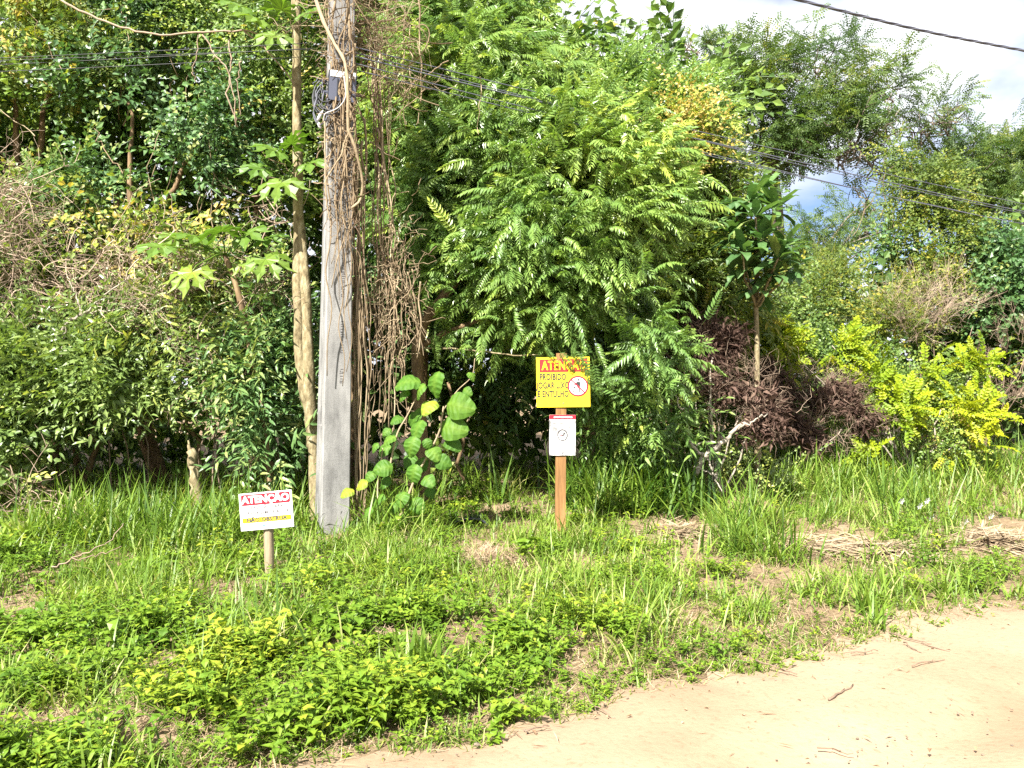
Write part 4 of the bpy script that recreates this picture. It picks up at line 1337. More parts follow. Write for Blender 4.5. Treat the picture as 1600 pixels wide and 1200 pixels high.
papaya('pale_trunk_tree', 'yellow-barked tree with two twisted stems just left of the utility pole',
       [(P(494, 810, 8.95)[0], 8.95, 0.0), P(492, 740, 8.95), P(486, 650, 8.95), P(470, 570, 8.95), P(466, 450, 8.95), P(466, 300, 9.0), P(464, 160, 9.0), P(463, 40, 9.0), P(460, -60, 9.1)], (0.074, 0.042), P(466, 250, 9.0),
       [(430, 235, 8.7, 1.0, 1, -0.7, 0.1, (465, 265, 9.0)), (440, 285, 8.6, 1.2, 2, -0.3, -0.5, (466, 250, 9.0)), (485, 255, 8.8, 1.0, 1, 0.9, 0.0, (465, 270, 9.0)), (405, 262, 8.8, 0.9, 0, -1, -0.1, (465, 290, 9.0)),
        (455, 225, 8.8, 0.9, 0, 0.2, 0.3, (465, 260, 9.0)), (400, 30, 8.9, 1.1, 2, -0.7, 0.1, (463, 30, 9.0)), (430, 55, 8.7, 1.0, 2, -0.3, -0.4, (463, 30, 9.0)), (480, 20, 8.8, 1.0, 1, 0.8, 0.1, (463, 10, 9.0)), (440, 15, 8.9, 1.1, 1, 0, 0.3, (463, 10, 9.0)), (375, 10, 9.0, 1.0, 1, -0.9, 0.1, (462, 0, 9.1))],
       'pale_bark', 502, trunk2=[P(489, 700, 8.98), P(484, 630, 8.90), P(481, 540, 8.86), P(478, 450, 8.9), P(474, 400, 8.93), P(467, 320, 9.0)])

# strap-leaved tree
sr = np.random.default_rng(510)
V_, T_, c_ = leaf(0.36, 0.125, 3, 0.25, 0.22, 0.55)
STRAP = [Soup().add(V_, T_, c_ + dt).mesh('leaf', (0, 0, 0), M['dark_leaf']) for dt in (-0.1, 0.1, 0.3, 0.45)]
SY = 10.4
tk = [(P(1183, 640, SY)[0], SY, gz(3.4, SY)), P(1183, 560, SY), P(1181, 470, SY), P(1184, 400, SY), P(1184, 330, SY)]
root = thing('strap_leaf_tree', 'slim tree with a dark-green head of long strap leaves', 'tree', tk[0])
tp = spline(tk, 14)
V, T = tube(tp, np.linspace(0.036, 0.026, 14), 8)
part('trunk', Soup().add(V, T, 0.5), root, M['pale_bark'], smooth=True)
for (px, py, Y, n) in [(1170, 315, 11.8, 20), (1210, 330, 11.9, 20), (1150, 370, 11.8, 20), (1190, 375, 11.5, 24), (1225, 385, 11.9, 20), (1165, 420, 11.8, 20), (1205, 430, 11.8, 20), (1185, 455, 11.9, 14), (1235, 420, 12.1, 14), (1190, 300, 12.1, 18), (1150, 335, 12.2, 14), (1180, 340, 11.5, 16), (1160, 395, 11.5, 16), (1215, 405, 11.5, 16)]:
    c = P(px, py, Y - 12.0 + SY)
    V, T = tube(wiggle(tp[6 if py > 380 else 9], c, 6, 0.02, 0.03, sr), np.linspace(0.02, 0.012, 6), 5)
    part('branch', Soup().add(V, T, 0.5), root, M['pale_bark'], smooth=True)
    for i in range(int(n * 1.18)):
        a = i * 2.399963 + px
        e = sr.uniform(-0.7, 0.9)
        d = np.array([math.cos(a) * math.cos(e), math.sin(a) * math.cos(e), math.sin(e) + 0.1])
        hang_leaf(root, STRAP[int(np.clip(sr.normal(1.3 + 0.6 * (e > 0.2), 0.8), 0, 3))], c + d * 0.03, d, (0.1, -0.2, 1), sr.uniform(0.75, 1.15))

# yellow shrub and withered bushes
def bush_extra(name_, n, rad, mat, lobes, base):
    def f(sp, root, r):
        for l in lobes:
            c = P(*l[:3])
            V, T = tube(wiggle(base + r.normal(0, .08, 3) * np.array([1, 1, 0]), c, 7, 0.05, -0.1, r), np.linspace(rad, rad * .4, 7), 5)
            part('branch', Soup().add(V, T, 0.5), root, M[mat], smooth=True)
    return f


YL = [(1225, 540, 12.9, 38, 26, 0.3), (1300, 540, 13.0, 50, 22, 0.35), (1370, 560, 12.9, 55, 26, 0.4), (1350, 600, 12.7, 40, 22, 0.3), (1400, 640, 12.4, 48, 32, 0.4), (1420, 690, 12.1, 42, 30, 0.35), (1470, 640, 12.5, 50, 30, 0.4), (1500, 690, 12.3, 50, 24, 0.35),
      (1530, 575, 12.9, 40, 18, 0.3), (1545, 655, 12.6, 40, 12, 0.25), (1480, 600, 12.9, 40, 28, 0.35), (1350, 705, 12.0, 26, 18, 0.2), (1360, 735, 11.9, 18, 8, 0.15), (1440, 580, 13.1, 40, 26, 0.4), (1250, 620, 12.6, 14, 10, 0.12), (1210, 580, 12.7, 12, 9, 0.1), (1505, 650, 12.6, 45, 30, 0.4)]
yb = np.array([P(1420, 700, 12.9)[0], 12.9, gz(6.4, 12.9)])
plant('yellow_shrub', 'sprawling bright-yellow shrub at the right of the verge', 'shrub', YL, YELLOW, 'yellow_leaf', base_px=(yb[0], yb[1]), dens=30, per=5, cr=0.18, ext=0.20, holes=0.50, hs=2.4, out=0.8, seed=601, trunk_r=(0.05, 0.03), trunk_mat='grey_bark',
      trunk=[yb - np.array([0, 0, .1]), yb + np.array([0.02, 0, .2]), yb + np.array([0, 0, .45])], extra=bush_extra('branch', 1, 0.02, 'white_bark', YL[:10], yb), fill=0.2, s=(0.6, 1.1), rnd=0.5, up=0.15)
GL = [(1300, 575, 13.3, 50, 28, 0.3), (1390, 600, 13.2, 55, 32, 0.3), (1450, 640, 13.0, 55, 36, 0.3), (1500, 610, 13.2, 40, 26, 0.3), (1330, 655, 12.9, 40, 26, 0.3), (1460, 690, 12.7, 55, 26, 0.3)]
plant('shrub', 'mid-green shrub showing through under the yellow shrub', 'shrub', GL, VINE_S, 'vine_leaf', dens=19, per=7, seed=602, trunk_r=(0.03, 0.02), base_px=(6.6, 13.6), tint=0.1, s=(0.7, 1.0))
WL = [(1250, 610, 12.4, 55, 36, 0.35), (1300, 630, 12.3, 55, 36, 0.35), (1210, 590, 12.5, 36, 28, 0.3), (1340, 655, 12.2, 36, 28, 0.3), (1250, 675, 12.0, 45, 22, 0.3), (1320, 610, 12.5, 34, 20, 0.25), (1200, 645, 12.1, 36, 26, 0.25), (1300, 690, 11.9, 40, 14, 0.2)]
wb = np.array([P(1250, 720, 12.4)[0], 12.4, gz(4.5, 12.4)])


def wither_extra(lobes, base):
    f0 = bush_extra('branch', 1, 0.016, 'white_bark', lobes, base)

    def f(sp, root, r):
        f0(sp, root, r)
        tw = Soup()
        pos, nor, tin, dep = crown_pts(lobes, 16, 4, 0.2, r, 0.5, 0.5, 0.6)
        shoots(tw, TWIGS, pos, nor, tin - 0.1, r, (0.4, 0.7))
        part('twigs', tw, root, M['twig'], kind='stuff')
    return f


plant('withered_shrub', 'large purple-brown withered bush left of the yellow shrub', 'shrub', WL, WITHER, 'withered_leaf', dens=22, per=3, cr=0.18, ext=0.16, holes=0.55, hs=2.0, seed=603, trunk_r=(0.04, 0.025), trunk_mat='white_bark',
      trunk=[wb - np.array([0, 0, .1]), wb + np.array([0.02, 0, .2]), wb + np.array([0, 0, .4])], extra=wither_extra(WL, wb), fill=0.3, s=(0.7, 1.15), rnd=0.7)
WL2 = [(1120, 540, 10.3, 40, 28, 0.3), (1095, 520, 10.4, 30, 20, 0.25), (1140, 525, 10.4, 24, 22, 0.25), (1085, 560, 10.2, 34, 16, 0.2), (1110, 620, 10.0, 26, 20, 0.2), (1130, 590, 10.1, 30, 22, 0.25), (1180, 605, 10.0, 34, 40, 0.25), (1190, 660, 9.9, 36, 30, 0.25)]
wb2 = np.array([P(1120, 700, 10.2)[0], 10.2, gz(2.6, 10.2)])
plant('withered_shrub', 'small reddish withered bush beneath the strap-leaved tree', 'shrub', WL2, WITHER, 'withered_leaf', dens=24, per=3, cr=0.18, ext=0.14, holes=0.48, hs=2.2, seed=604, trunk_r=(0.03, 0.02), trunk_mat='white_bark',
      trunk=[wb2 - np.array([0, 0, .1]), wb2 + np.array([-0.02, 0, .3]), wb2 + np.array([0, 0, .6])], extra=wither_extra(WL2, wb2), fill=0.3, s=(0.7, 1.1), rnd=0.7)


# bare tangles
def tangle(name, label, lobes, tpl, mat, dens, per, seed, s=(0.7, 1.2), tint=0.0, cat='dead plant', curls=0, up=0.2, stems=3, r0=0.012, group=None, rnd=0.8, crad=(0.05, 0.3)):
    r = np.random.default_rng(seed)
    c0 = P(*lobes[0][:3])
    root = thing(name, label, cat, (c0[0], c0[1] + 0.2, gz(c0[0], c0[1] + 0.2)), group)
    sp = Soup()
    pos, nor, tin, dep = crown_pts(lobes, dens, per, 0.35, r, 0.5, 0.5, 0.8, 0.2, 0.3)
    shoots(sp, tpl, pos, nor, tin + tint, r, s, up, rnd, tj=0.1)
    for _ in range(curls):
        l = lobes[int(r.integers(0, len(lobes)))]
        c = P(*l[:3]) + r.normal(size=3) * np.array([l[3] / F * l[2], l[5], l[4] / F * l[2]]) * 0.5
        a = r.uniform(0, 6.28)
        rad_ = r.uniform(*crad)
        t = np.linspace(0, r.uniform(1.5, 6), 12)
        e1, e2 = rand_dirs(1, r)[0], rand_dirs(1, r)[0]
        pts = c + np.outer(np.cos(t + a), e1) * rad_ + np.outer(np.sin(t + a), e2) * rad_ + np.outer(t, r.normal(0, .05, 3))
        V, T = tube(pts, r.uniform(0.003, 0.008), 3, False)
        sp.add(V, T, np.clip(r.normal(0.55 + tint, 0.2), 0, 1))
    for _ in range(stems):
        l = lobes[int(r.integers(0, len(lobes)))]
        b = np.array(root.location) + np.array([r.normal(0, .15), r.normal(0, .15), -0.05])
        V, T = tube(wiggle(b, P(*l[:3]), 9, 0.08, 0, r), np.linspace(r0, r0 * .5, 9), 4)
        part('stem', Soup().add(V, T, 0.5), root, M[mat], smooth=True)
    part('twigs', sp, root, M[mat], kind='stuff')
    return root


tangle('dead_vine', 'dense brown twig tangle above the lance-leaved shrub at left', [(180, 420, 9.7, 75, 50, 0.35), (230, 465, 9.6, 75, 45, 0.35), (140, 450, 9.7, 60, 36, 0.3), (300, 440, 9.7, 50, 40, 0.3)], TWIGS, 'twig', 13, 4, 701, curls=110, tint=0.15)
tangle('dead_vine', 'brown curled vine tangle hanging at the far left edge', [(25, 400, 9.7, 45, 85, 0.3), (-10, 350, 9.9, 45, 60, 0.3), (20, 310, 9.8, 40, 36, 0.25), (60, 470, 9.6, 40, 40, 0.25)], TWIGS, 'twig', 12, 4, 702, curls=130, tint=0.12)
tangle('dead_vine', 'pale twig tangle between the papaya stem and the pale trunk', [(425, 440, 9.4, 45, 26, 0.25), (400, 470, 9.5, 40, 26, 0.25), (440, 330, 9.9, 40, 30, 0.3)], TWIGS, 'twig', 13, 4, 703, curls=70, tint=0.15)
tangle('dead_vine', 'brown dead shoots drooping beside the papaya stem', [(315, 570, 9.4, 26, 50, 0.2), (290, 540, 9.5, 30, 22, 0.2)], TWIGS, 'twig', 18, 4, 704, curls=40, tint=0.0)
tangle('dead_vine', 'thick brown vine tangle crowning the top of the utility pole', [(590, 50, 8.7, 40, 55, 0.25), (560, 20, 8.6, 40, 40, 0.25), (610, 110, 8.8, 30, 40, 0.2), (535, -30, 8.6, 40, 50, 0.3)], TWIGS, 'vine_stem', 14, 4, 705, curls=110, tint=-0.05, stems=0, s=(0.5, 0.9))
tangle('dry_brush', 'pinkish-brown dry brush standing behind the yellow shrub', [(1430, 510, 14.2, 50, 40, 0.4), (1470, 480, 14.4, 40, 30, 0.4), (1400, 480, 14.5, 36, 30, 0.4)], BRUSH, 'twig', 8, 4, 706, tint=0.05, s=(0.5, 0.9), up=0.9, stems=5, rnd=0.5)
tangle('dry_brush', 'tall dry brush at the right edge above the grass', [(1520, 510, 14.6, 40, 36, 0.4), (1570, 580, 14.0, 50, 40, 0.4), (1600, 560, 14.2, 40, 50, 0.4), (1560, 620, 13.8, 50, 20, 0.3)], BRUSH, 'twig', 8, 4, 707, tint=0.0, s=(0.5, 0.9), up=0.9, stems=5, rnd=0.5)
tangle('dead_vine', 'grey dry twig pile left of the small white sign', [(110, 800, 8.4, 70, 18, 0.25), (60, 790, 8.5, 50, 25, 0.25)], TWIGS, 'twig', 14, 4, 708, curls=20, tint=0.1, stems=0)


def branchwork(name, label, strokes, mat, cat='branch', group=None, sides=6, smooth=True, pn='limb', jit=0.01, seed=0):
    """bare limbs drawn as tapering strokes: each (points, r0, r1)"""
    r = np.random.default_rng(seed + 900)
    b = strokes[0][0][0]
    root = thing(name, label, cat, b, group)
    for (pts, r0, r1) in strokes:
        sp_ = spline(pts, max(8, 5 * len(pts)))
        sp_ = sp_ + r.normal(0, jit, sp_.shape)
        V, T = tube(sp_, np.linspace(r0, r1, len(sp_)), sides)
        part(pn, Soup().add(V, T, r.uniform(.4, .7)), root, M[mat], smooth=smooth)
    return root


Yd = 10.6
branchwork('dead_branch', 'whitish dead branch propped in front of the small withered bush',
           [([P(1085, 740, 9.65), P(1100, 715, 9.65), P(1130, 690, 9.75), P(1150, 670, 9.75), P(1190, 650, 9.95)], 0.045, 0.014), ([P(1100, 714, 9.65), P(1078, 690, 9.65), P(1074, 650, 9.75), P(1082, 610, 9.85)], 0.022, 0.010),
            ([P(1130, 690, 9.75), P(1100, 692, 9.65), P(1080, 695, 9.65)], 0.014, 0.008), ([P(1112, 640, 9.85), P(1112, 690, 9.85), P(1110, 560, 9.95)], 0.014, 0.01), ([P(1150, 670, 9.75), P(1175, 660, 9.65), P(1198, 645, 9.75)], 0.015, 0.006),
            ([P(1105, 715, 9.55), P(1115, 738, 9.45), P(1128, 770, 9.35)], 0.014, 0.006), ([P(1074, 650, 9.75), P(1060, 630, 9.65), P(1056, 615, 9.75)], 0.012, 0.006), ([P(1085, 730, 9.55), P(1120, 742, 9.45)], 0.014, 0.007)], 'white_bark')
branchwork('dead_branch', 'pale forked dead branch in front of the brown twig tangle',
           [([P(85, 530, 9.3), P(105, 505, 9.2), P(128, 490, 9.2), P(155, 470, 9.2), P(205, 430, 9.3)], 0.024, 0.006), ([P(128, 490, 9.2), P(120, 465, 9.2), P(108, 440, 9.2)], 0.011, 0.005), ([P(128, 492, 9.2), P(170, 485, 9.2), P(240, 475, 9.2)], 0.013, 0.004),
            ([P(105, 505, 9.2), P(98, 535, 9.2), P(97, 560, 9.2)], 0.011, 0.006), ([P(150, 470, 9.2), P(165, 500, 9.1), P(172, 530, 9.1)], 0.007, 0.004)], 'white_bark')
branchwork('fallen_branch', 'long pale fallen branch lying across the left grass',
           [([P(82, 886, 6.1), P(120, 870, 6.15), P(160, 850, 6.2), P(198, 818, 6.4)], 0.006, 0.003), ([P(100, 878, 6.15), P(150, 868, 6.1), P(185, 856, 6.05)], 0.006, 0.003)], 'twig')
branchwork('bare_branch', 'leaning bare branch crossing the top left behind the cables',
           [([P(95, 0, 9.4), P(150, 28, 9.3), P(220, 50, 9.2), P(300, 52, 9.1), P(380, 48, 9.0), P(430, 60, 9.0)], 0.0132, 0.0084), ([P(310, 50, 9.1), P(306, 90, 9.1), P(300, 110, 9.1), P(308, 130, 9.1)], 0.0072, 0.0042), ([P(315, 50, 9.1), P(340, 90, 9.05), P(358, 115, 9.0), P(370, 200, 9.0)], 0.0084, 0.0060),
            ([P(358, 60, 9.1), P(360, 110, 9.05), P(356, 150, 9.0), P(372, 198, 9.0)], 0.0108, 0.0078), ([P(376, 95, 9.0), P(372, 130, 9.0), P(376, 180, 9.0)], 0.0078, 0.0060), ([P(380, 48, 9.0), P(420, 80, 9.0), P(460, 130, 8.9)], 0.0096, 0.0072)], 'twig', jit=0.008)
branchwork('bare_branch', 'thin bare branch reaching right from the trunk behind the big-leaved plant',
           [([P(655, 543, 9.6), P(720, 546, 9.4), P(790, 553, 9.2), P(850, 555, 9.2)], 0.013, 0.007), ([P(680, 470, 9.8), P(662, 500, 9.8), P(640, 470, 9.8), P(632, 440, 9.8)], 0.02, 0.012)], 'pale_bark', jit=0.006)
branchwork('tree_stump', 'pale broken stump in the dark hollow left of the papaya stem',
           [([P(311, 815, 9.0), P(305, 760, 9.0), P(299, 700, 9.0)], 0.075, 0.05), ([P(302, 725, 8.99), P(294, 688, 8.98)], 0.04, 0.008)], 'pale_bark', cat='stump', sides=8, pn='trunk')

# ------------------------------------------------------------------ the concrete pole, what hangs on it and the cables
PB = np.array([-1.88, 8.40])
pz0 = gz(*PB)
PA = R(27.0)                                   # the pole is square to the road
pole = thing('utility_pole', 'tall grey concrete utility pole wrapped in dead vines', 'utility pole', (PB[0], PB[1], pz0))
pole.rotation_euler = (0, 0, PA)
lean = R(1.2)
H = 9.2


def pole_w(z):
    return 0.305 - 0.0135 * z, 0.26 - 0.012 * z


def flange(z0, z1, y_c, thick, side=1.0, ch=0.012):
    """a tapering slab across the pole with chamfered long edges"""
    s = Soup()
    zs = np.linspace(z0, z1, 12)
    V = []
    for z in zs:
        w, d = pole_w(z)
        w *= side
        yc = y_c * d
        t = thick
        V += [(-w / 2, yc - t / 2 + ch, z), (-w / 2 + ch, yc - t / 2, z), (w / 2 - ch, yc - t / 2, z), (w / 2, yc - t / 2 + ch, z), (w / 2, yc + t / 2, z), (-w / 2, yc + t / 2, z)]
    V = np.array(V)
    V[:, 0] += (V[:, 2]) * math.tan(lean) * 0.9
    T = []
    for i in range(len(zs) - 1):
        for k in range(6):
            p, q = i * 6 + k, i * 6 + (k + 1) % 6
            T += [(p, q, q + 6), (p, q + 6, p + 6)]
    e = (len(zs) - 1) * 6
    for k in range(1, 5):
        T += [(0, k + 1, k), (e, e + k, e + k + 1)]
    return s.add(V, T, 0.5)


obj('front_flange', flange(-0.3, H, -0.36, 0.075).mesh('front_flange', (0, 0, 0), M['concrete']), pole)
obj('rear_flange', flange(-0.3, H, 0.36, 0.075).mesh('rear_flange', (0, 0, 0), M['concrete']), pole)
s = Soup()
for i in range(10):
    z0, z1 = -0.3 + i * 0.95, -0.3 + (i + 1) * 0.95
    w, d = pole_w((z0 + z1) / 2)
    s.add(*box((0.9 * math.tan(lean) * (z0 + z1) / 2, 0, (z0 + z1) / 2), (w * 0.62, d * 0.60, z1 - z0 - 0.002)), 0.5)
obj('web', s.mesh('web', (0, 0, 0), M['concrete']), pole)
for i, z in enumerate((0.10, 1.22, 2.98, 4.55, 6.1)):          # filled steps between the flanges, sloping tops
    w, d = pole_w(z)
    hh = 1.02 if i < 4 else 0.8
    for sx in (-1, 1):
        cx = sx * w * 0.38 + 0.9 * math.tan(lean) * (z + hh / 2)
        poly = [(cx - sx * w * 0.075, z), (cx + sx * w * 0.085, z + 0.10), (cx + sx * w * 0.085, z + hh), (cx - sx * w * 0.075, z + hh + 0.02)]
        if sx < 0:
            poly = poly[::-1]
        V, T = prism(poly[::-1], -d * 0.24, d * 0.24)
        obj('step_block', Soup().add(V, T, 0.5).mesh('step_block', (0, 0, 0), M['concrete']), pole)


def text_mesh(body, size, offset=0.0, extrude=0.0006, spacing=1.0, xs=1.0, align='CENTER'):
    cu = bpy.data.curves.new('lettering', 'FONT')
    cu.body = body
    cu.size = size
    cu.align_x = align
    cu.align_y = 'CENTER'
    cu.offset = offset
    cu.extrude = extrude
    cu.space_character = spacing
    cu.resolution_u = 3
    o = bpy.data.objects.new('lettering', cu)
    C.objects.link(o)
    bpy.context.view_layer.update()
    me = bpy.data.meshes.new_from_object(o.evaluated_get(bpy.context.evaluated_depsgraph_get()))
    bpy.data.objects.remove(o)
    bpy.data.curves.remove(cu)
    me.name = 'lettering'
    if xs != 1.0:
        me.transform(Matrix.Diagonal((xs, 1, 1, 1)))
    return me


def put_text(parent, body, size, mat, x, z, y, roll=0.0, **kw):
    me = text_mesh(body, size, **kw)
    me.materials.clear()
    me.materials.append(mat)
    o = obj('lettering', me, parent)
    o.rotation_euler = (R(90), 0, 0)
    if roll:
        o.rotation_euler = (Euler((0, roll, 0)).to_matrix() @ Euler((R(90), 0, 0)).to_matrix()).to_euler()
    o.location = (x, y, z)
    return o


# worn cast-in numerals running up the face (too weathered in the photograph to read: strokes only)
r = np.random.default_rng(77)
for (z0, z1, n) in ((1.86, 2.22, 13), (1.55, 1.72, 7), (2.45, 2.86, 22)):
    s = Soup()
    for i in range(n):
        z = z0 + (z1 - z0) * (i + r.uniform(.1, .6)) / n
        w, d = pole_w(z)
        s.add(*box((0.035 + 0.9 * math.tan(lean) * z + r.normal(0, .004), -0.36 * d - 0.0380, z), (r.uniform(0.02, 0.042), 0.003, r.uniform(0.003, 0.006))), 0.5)
        if r.random() < 0.5:
            s.add(*box((0.035 + 0.9 * math.tan(lean) * z + r.choice([-.014, .014]), -0.36 * d - 0.0379, z + 0.008), (0.004, 0.003, 0.014)), 0.5)
    obj('cast_mark', s.mesh('cast_mark', (0, 0, 0), M['grey_ink']), pole)

# the black splice box near the top
bx = P(535, 136, 8.16)
box_o = thing('junction_box', 'black plastic cable junction box strapped high on the pole', 'junction box', bx)
box_o.rotation_euler = (R(3), R(2), R(16))
obj('body', Soup().add(*prism(rrect(0.28, 0.31, 0.02), 0.0, 0.12), 0.5).mesh('body', (0, 0, 0), M['black_plastic']), box_o)
lid = obj('lid', Soup().add(*prism(rrect(0.265, 0.295, 0.02), -0.03, 0.004), 0.5).mesh('lid', (0, 0, 0), M['grey_plastic']), box_o)
for x in (-0.05, 0.04):
    obj('rib', Soup().add(*box((x, -0.033, -0.03), (0.012, 0.012, 0.2)), 0.5).mesh('rib', (0, 0, 0), M['black_plastic']), lid)
obj('nameplate', Soup().add(*prism(rrect(0.25, 0.06, 0.005, 0.0, 0.115), -0.036, -0.029), 0.5).mesh('nameplate', (0, 0, 0), M['white_paint']), lid)
obj('strap', Soup().add(*box((0, 0.06, -0.05), (0.40, 0.02, 0.02)), 0.5).mesh('strap', (0, 0, 0), M['grey_plastic']), box_o)

coil = thing('cable_coil', 'loose coil of black cable hanging left of the junction box', 'cable', P(508, 150, 8.2))
cr_ = np.random.default_rng(31)
for i in range(11):
    c = P(508 + cr_.normal(0, 7), 150 + cr_.normal(0, 10), 8.15 + cr_.normal(0, .04))
    t = np.linspace(0, 6.4, 20)
    ra, rb = cr_.uniform(.05, .12), cr_.uniform(.10, .20)
    ty = cr_.normal(0, .5)
    pts = np.stack([c[0] + np.cos(t) * ra, c[1] + np.sin(t + ty) * 0.05, c[2] + np.sin(t) * rb], 1) + cr_.normal(0, .006, (20, 3))
    V, T = tube(pts, 0.006, 5)
    part('loop', Soup().add(V, T, 0.5), coil, M['cable' if i % 3 else 'grey_cable'], smooth=True)
for i, (a, b) in enumerate((((505, 172), (494, 192)), ((496, 190), (502, 202)))):
    V, T = tube(wiggle(P(a[0], a[1], 8.1), P(b[0], b[1], 8.1), 4, 0.002), [0.004, 0.018, 0.018, 0.004], 7)
    part('splice_sleeve', Soup().add(V, T, 0.5), coil, M['pale_cable'], smooth=True)
V, T = tube(spline([P(538, 120, 7.95), P(540, 150, 7.96), P(532, 165, 7.98), P(522, 172, 8.02), P(508, 178, 8.05), P(506, 190, 8.08)], 24), 0.006, 6)
part('pale_lead', Soup().add(V, T, 0.5), coil, M['pale_cable'], smooth=True)

# telephone cables along the poles
far_p = np.array([PB[0] + 34 * 0.885, PB[1] + 34 * 0.466])
near_p = np.array([PB[0] - 34 * 0.885, PB[1] - 34 * 0.466 + 18])


def span(a, b, sag, n=60, wig=0.0, r=None):
    t = np.linspace(0, 1, n)
    p = np.asarray(a) + (np.asarray(b) - np.asarray(a)) * t[:, None]
    p[:, 2] -= 4 * sag * t * (1 - t)
    if wig:
        p = p + np.cumsum(r.normal(0, wig, p.shape), 0) * np.sin(t * math.pi)[:, None]
    return p


tw = np.random.default_rng(55)
for i, (pyr, sag, off) in enumerate([(0.0, 0.42, 0.0), (0.10, 0.50, 0.03), (-0.16, 0.52, -0.03), (0.20, 0.40, 0.02), (-0.24, 0.46, 0.05)]):
    a = np.array([PB[0] + 0.10, PB[1] - 0.25 + off, 5.02 + pyr * 0.5])
    b = np.array([far_p[0], far_p[1], 4.90 + pyr])
    V, T = tube(span(a, b, sag, 70, 0.004, tw), 0.0055 + 0.002 * (i == 0), 5)
    o = Soup().add(V, T, 0.5)
    ob = obj('telephone_cable', o.mesh('telephone_cable', a, M['grey_cable'], True), loc=a)
    tag(ob, 'thin dark telephone cable running from the pole to the right through the trees', 'cable', 'telephone cables right of the pole')
for i, (zl, zr, sag) in enumerate([(0.0, 0.05, 0.30), (0.14, 0.0, 0.34), (-0.10, 0.02, 0.28), (0.05, -0.05, 0.40)]):
    a = np.array([PB[0] - 0.16, PB[1] - 0.2 + 0.03 * i, 5.08 + zr])
    b = np.array([-34.0, 9.6, 5.3 + zl * 3])
    V, T = tube(span(a, b, sag, 60, 0.004, tw), 0.003, 5)
    ob = obj('telephone_cable', Soup().add(V, T, 0.5).mesh('telephone_cable', a, M['cable'], True), loc=a)
    tag(ob, 'thin dark telephone cable running from the pole to the left picture edge', 'cable', 'telephone cables left of the pole')

# twisted power line high on the right
a = np.array([PB[0] + 0.05, PB[1] - 0.3, 7.0])
pA, pB_ = P(1240, -2, 9.3), P(1600, 79, 10.9)
b = pB_ + (pB_ - pA) * 6.5 + np.array([0, 0, 2.6])
ctrl = [a, (a + pA) / 2 - np.array([0, 0, 0.16]), pA, (pA + pB_) / 2 + np.array([0, 0, -0.035]), pB_, pB_ + (pB_ - pA) * 1.2 + np.array([0, 0, 0.12]), b]
ax = spline(ctrl, 420)
power = thing('power_cable', 'thick twisted power cable sagging across the top right sky', 'cable', a)
for k in range(3):
    t = np.arange(len(ax))
    Ls = np.concatenate([[0], np.cumsum(np.linalg.norm(np.diff(ax, axis=0), axis=1))])
    ph = Ls * 2 * math.pi / 0.85 + k * 2.094
    d = norm(np.gradient(ax, axis=0))
    x = norm(np.cross(d, [0, 0, 1]))
    y = np.cross(x, d)
    pts = ax + x * (np.cos(ph) * 0.0095)[:, None] + y * (np.sin(ph) * 0.0095)[:, None]
    V, T = tube(pts, 0.009, 6)
    part('strand', Soup().add(V, T, 0.5), power, M['grey_cable'], smooth=True)

# dead stems climbing the pole
cl = thing('climbing_vine', 'dead twining vine stems clinging to the upper face of the pole', 'vine', (PB[0], PB[1] - 0.15, pz0))
vr = np.random.default_rng(88)
for i in range(26):
    top = vr.uniform(-40, 160)
    bot = vr.uniform(240, 460) if i > 6 else vr.uniform(440, 640)
    n = 12
    x0, x1 = vr.uniform(518, 556), vr.uniform(508, 560)
    pts = []
    for t in np.linspace(0, 1, n):
        py = top + (bot - top) * t
        px = x0 + (x1 - x0) * t + vr.normal(0, 5.5)
        pts.append(P(px, py, 8.13 + vr.normal(0, .02) + 0.05 * abs(px - 532) / 25))
    rad = vr.uniform(0.004, 0.013)
    V, T = tube(spline(pts, 40), np.linspace(rad, rad * 0.4, 40), 5)
    part('stem', Soup().add(V, T, np.clip(vr.normal(.40, .18), 0, 1)), cl, M['vine_stem'], smooth=True)
s = Soup()
for i in range(260):
    py = vr.uniform(-10, 360)
    px = vr.uniform(506, 556)
    a = P(px, py, 8.15)
    e = P(px + vr.normal(0, 16), py + vr.normal(0, 16), 8.12 + vr.normal(0, .03))
    V, T = tube(wiggle(a, e, 5, 0.012, 0, vr), vr.uniform(0.002, 0.006), 3, False)
    s.add(V, T, np.clip(vr.normal(.35, .2), 0, 1))
part('rootlets', s, cl, M['vine_stem'], kind='stuff')
lead = thing('climbing_vine', 'one thick pale vine stem crossing the junction box and curving right', 'vine', P(533, 60, 8.0))
for pts, r0, r1 in (([P(490, -10, 8.2), P(505, 30, 8.1), P(525, 70, 8.0), P(540, 100, 7.92), P(545, 150, 7.9), P(546, 200, 7.95), P(557, 235, 8.0), P(566, 280, 8.1), P(562, 310, 8.15), P(548, 325, 8.1)], 0.020, 0.012),
                    ([P(548, 200, 7.95), P(538, 225, 8.0), P(530, 250, 8.0), P(510, 285, 8.05), P(512, 320, 8.1)], 0.010, 0.006), ([P(507, 190, 8.05), P(508, 240, 8.05), P(507, 300, 8.05), P(515, 345, 8.1)], 0.009, 0.006)):
    sp_q = spline(pts, 60)
    sp_q[:, :1] += np.cumsum(vr.normal(0, .0022, (60, 1)), 0)
    V, T = tube(sp_q, np.linspace(r0, r1, 60) * (1 + 0.12 * vr.normal(size=60)), 7)
    part('stem', Soup().add(V, T, 0.72), lead, M['vine_stem'], smooth=True)

# curtain of dead hanging vines right of the pole
cur = thing('hanging_vine', 'curtain of dead tan vine strands hanging right of the pole', 'vine', (PG(562, 835)[0], 8.55, pz0))


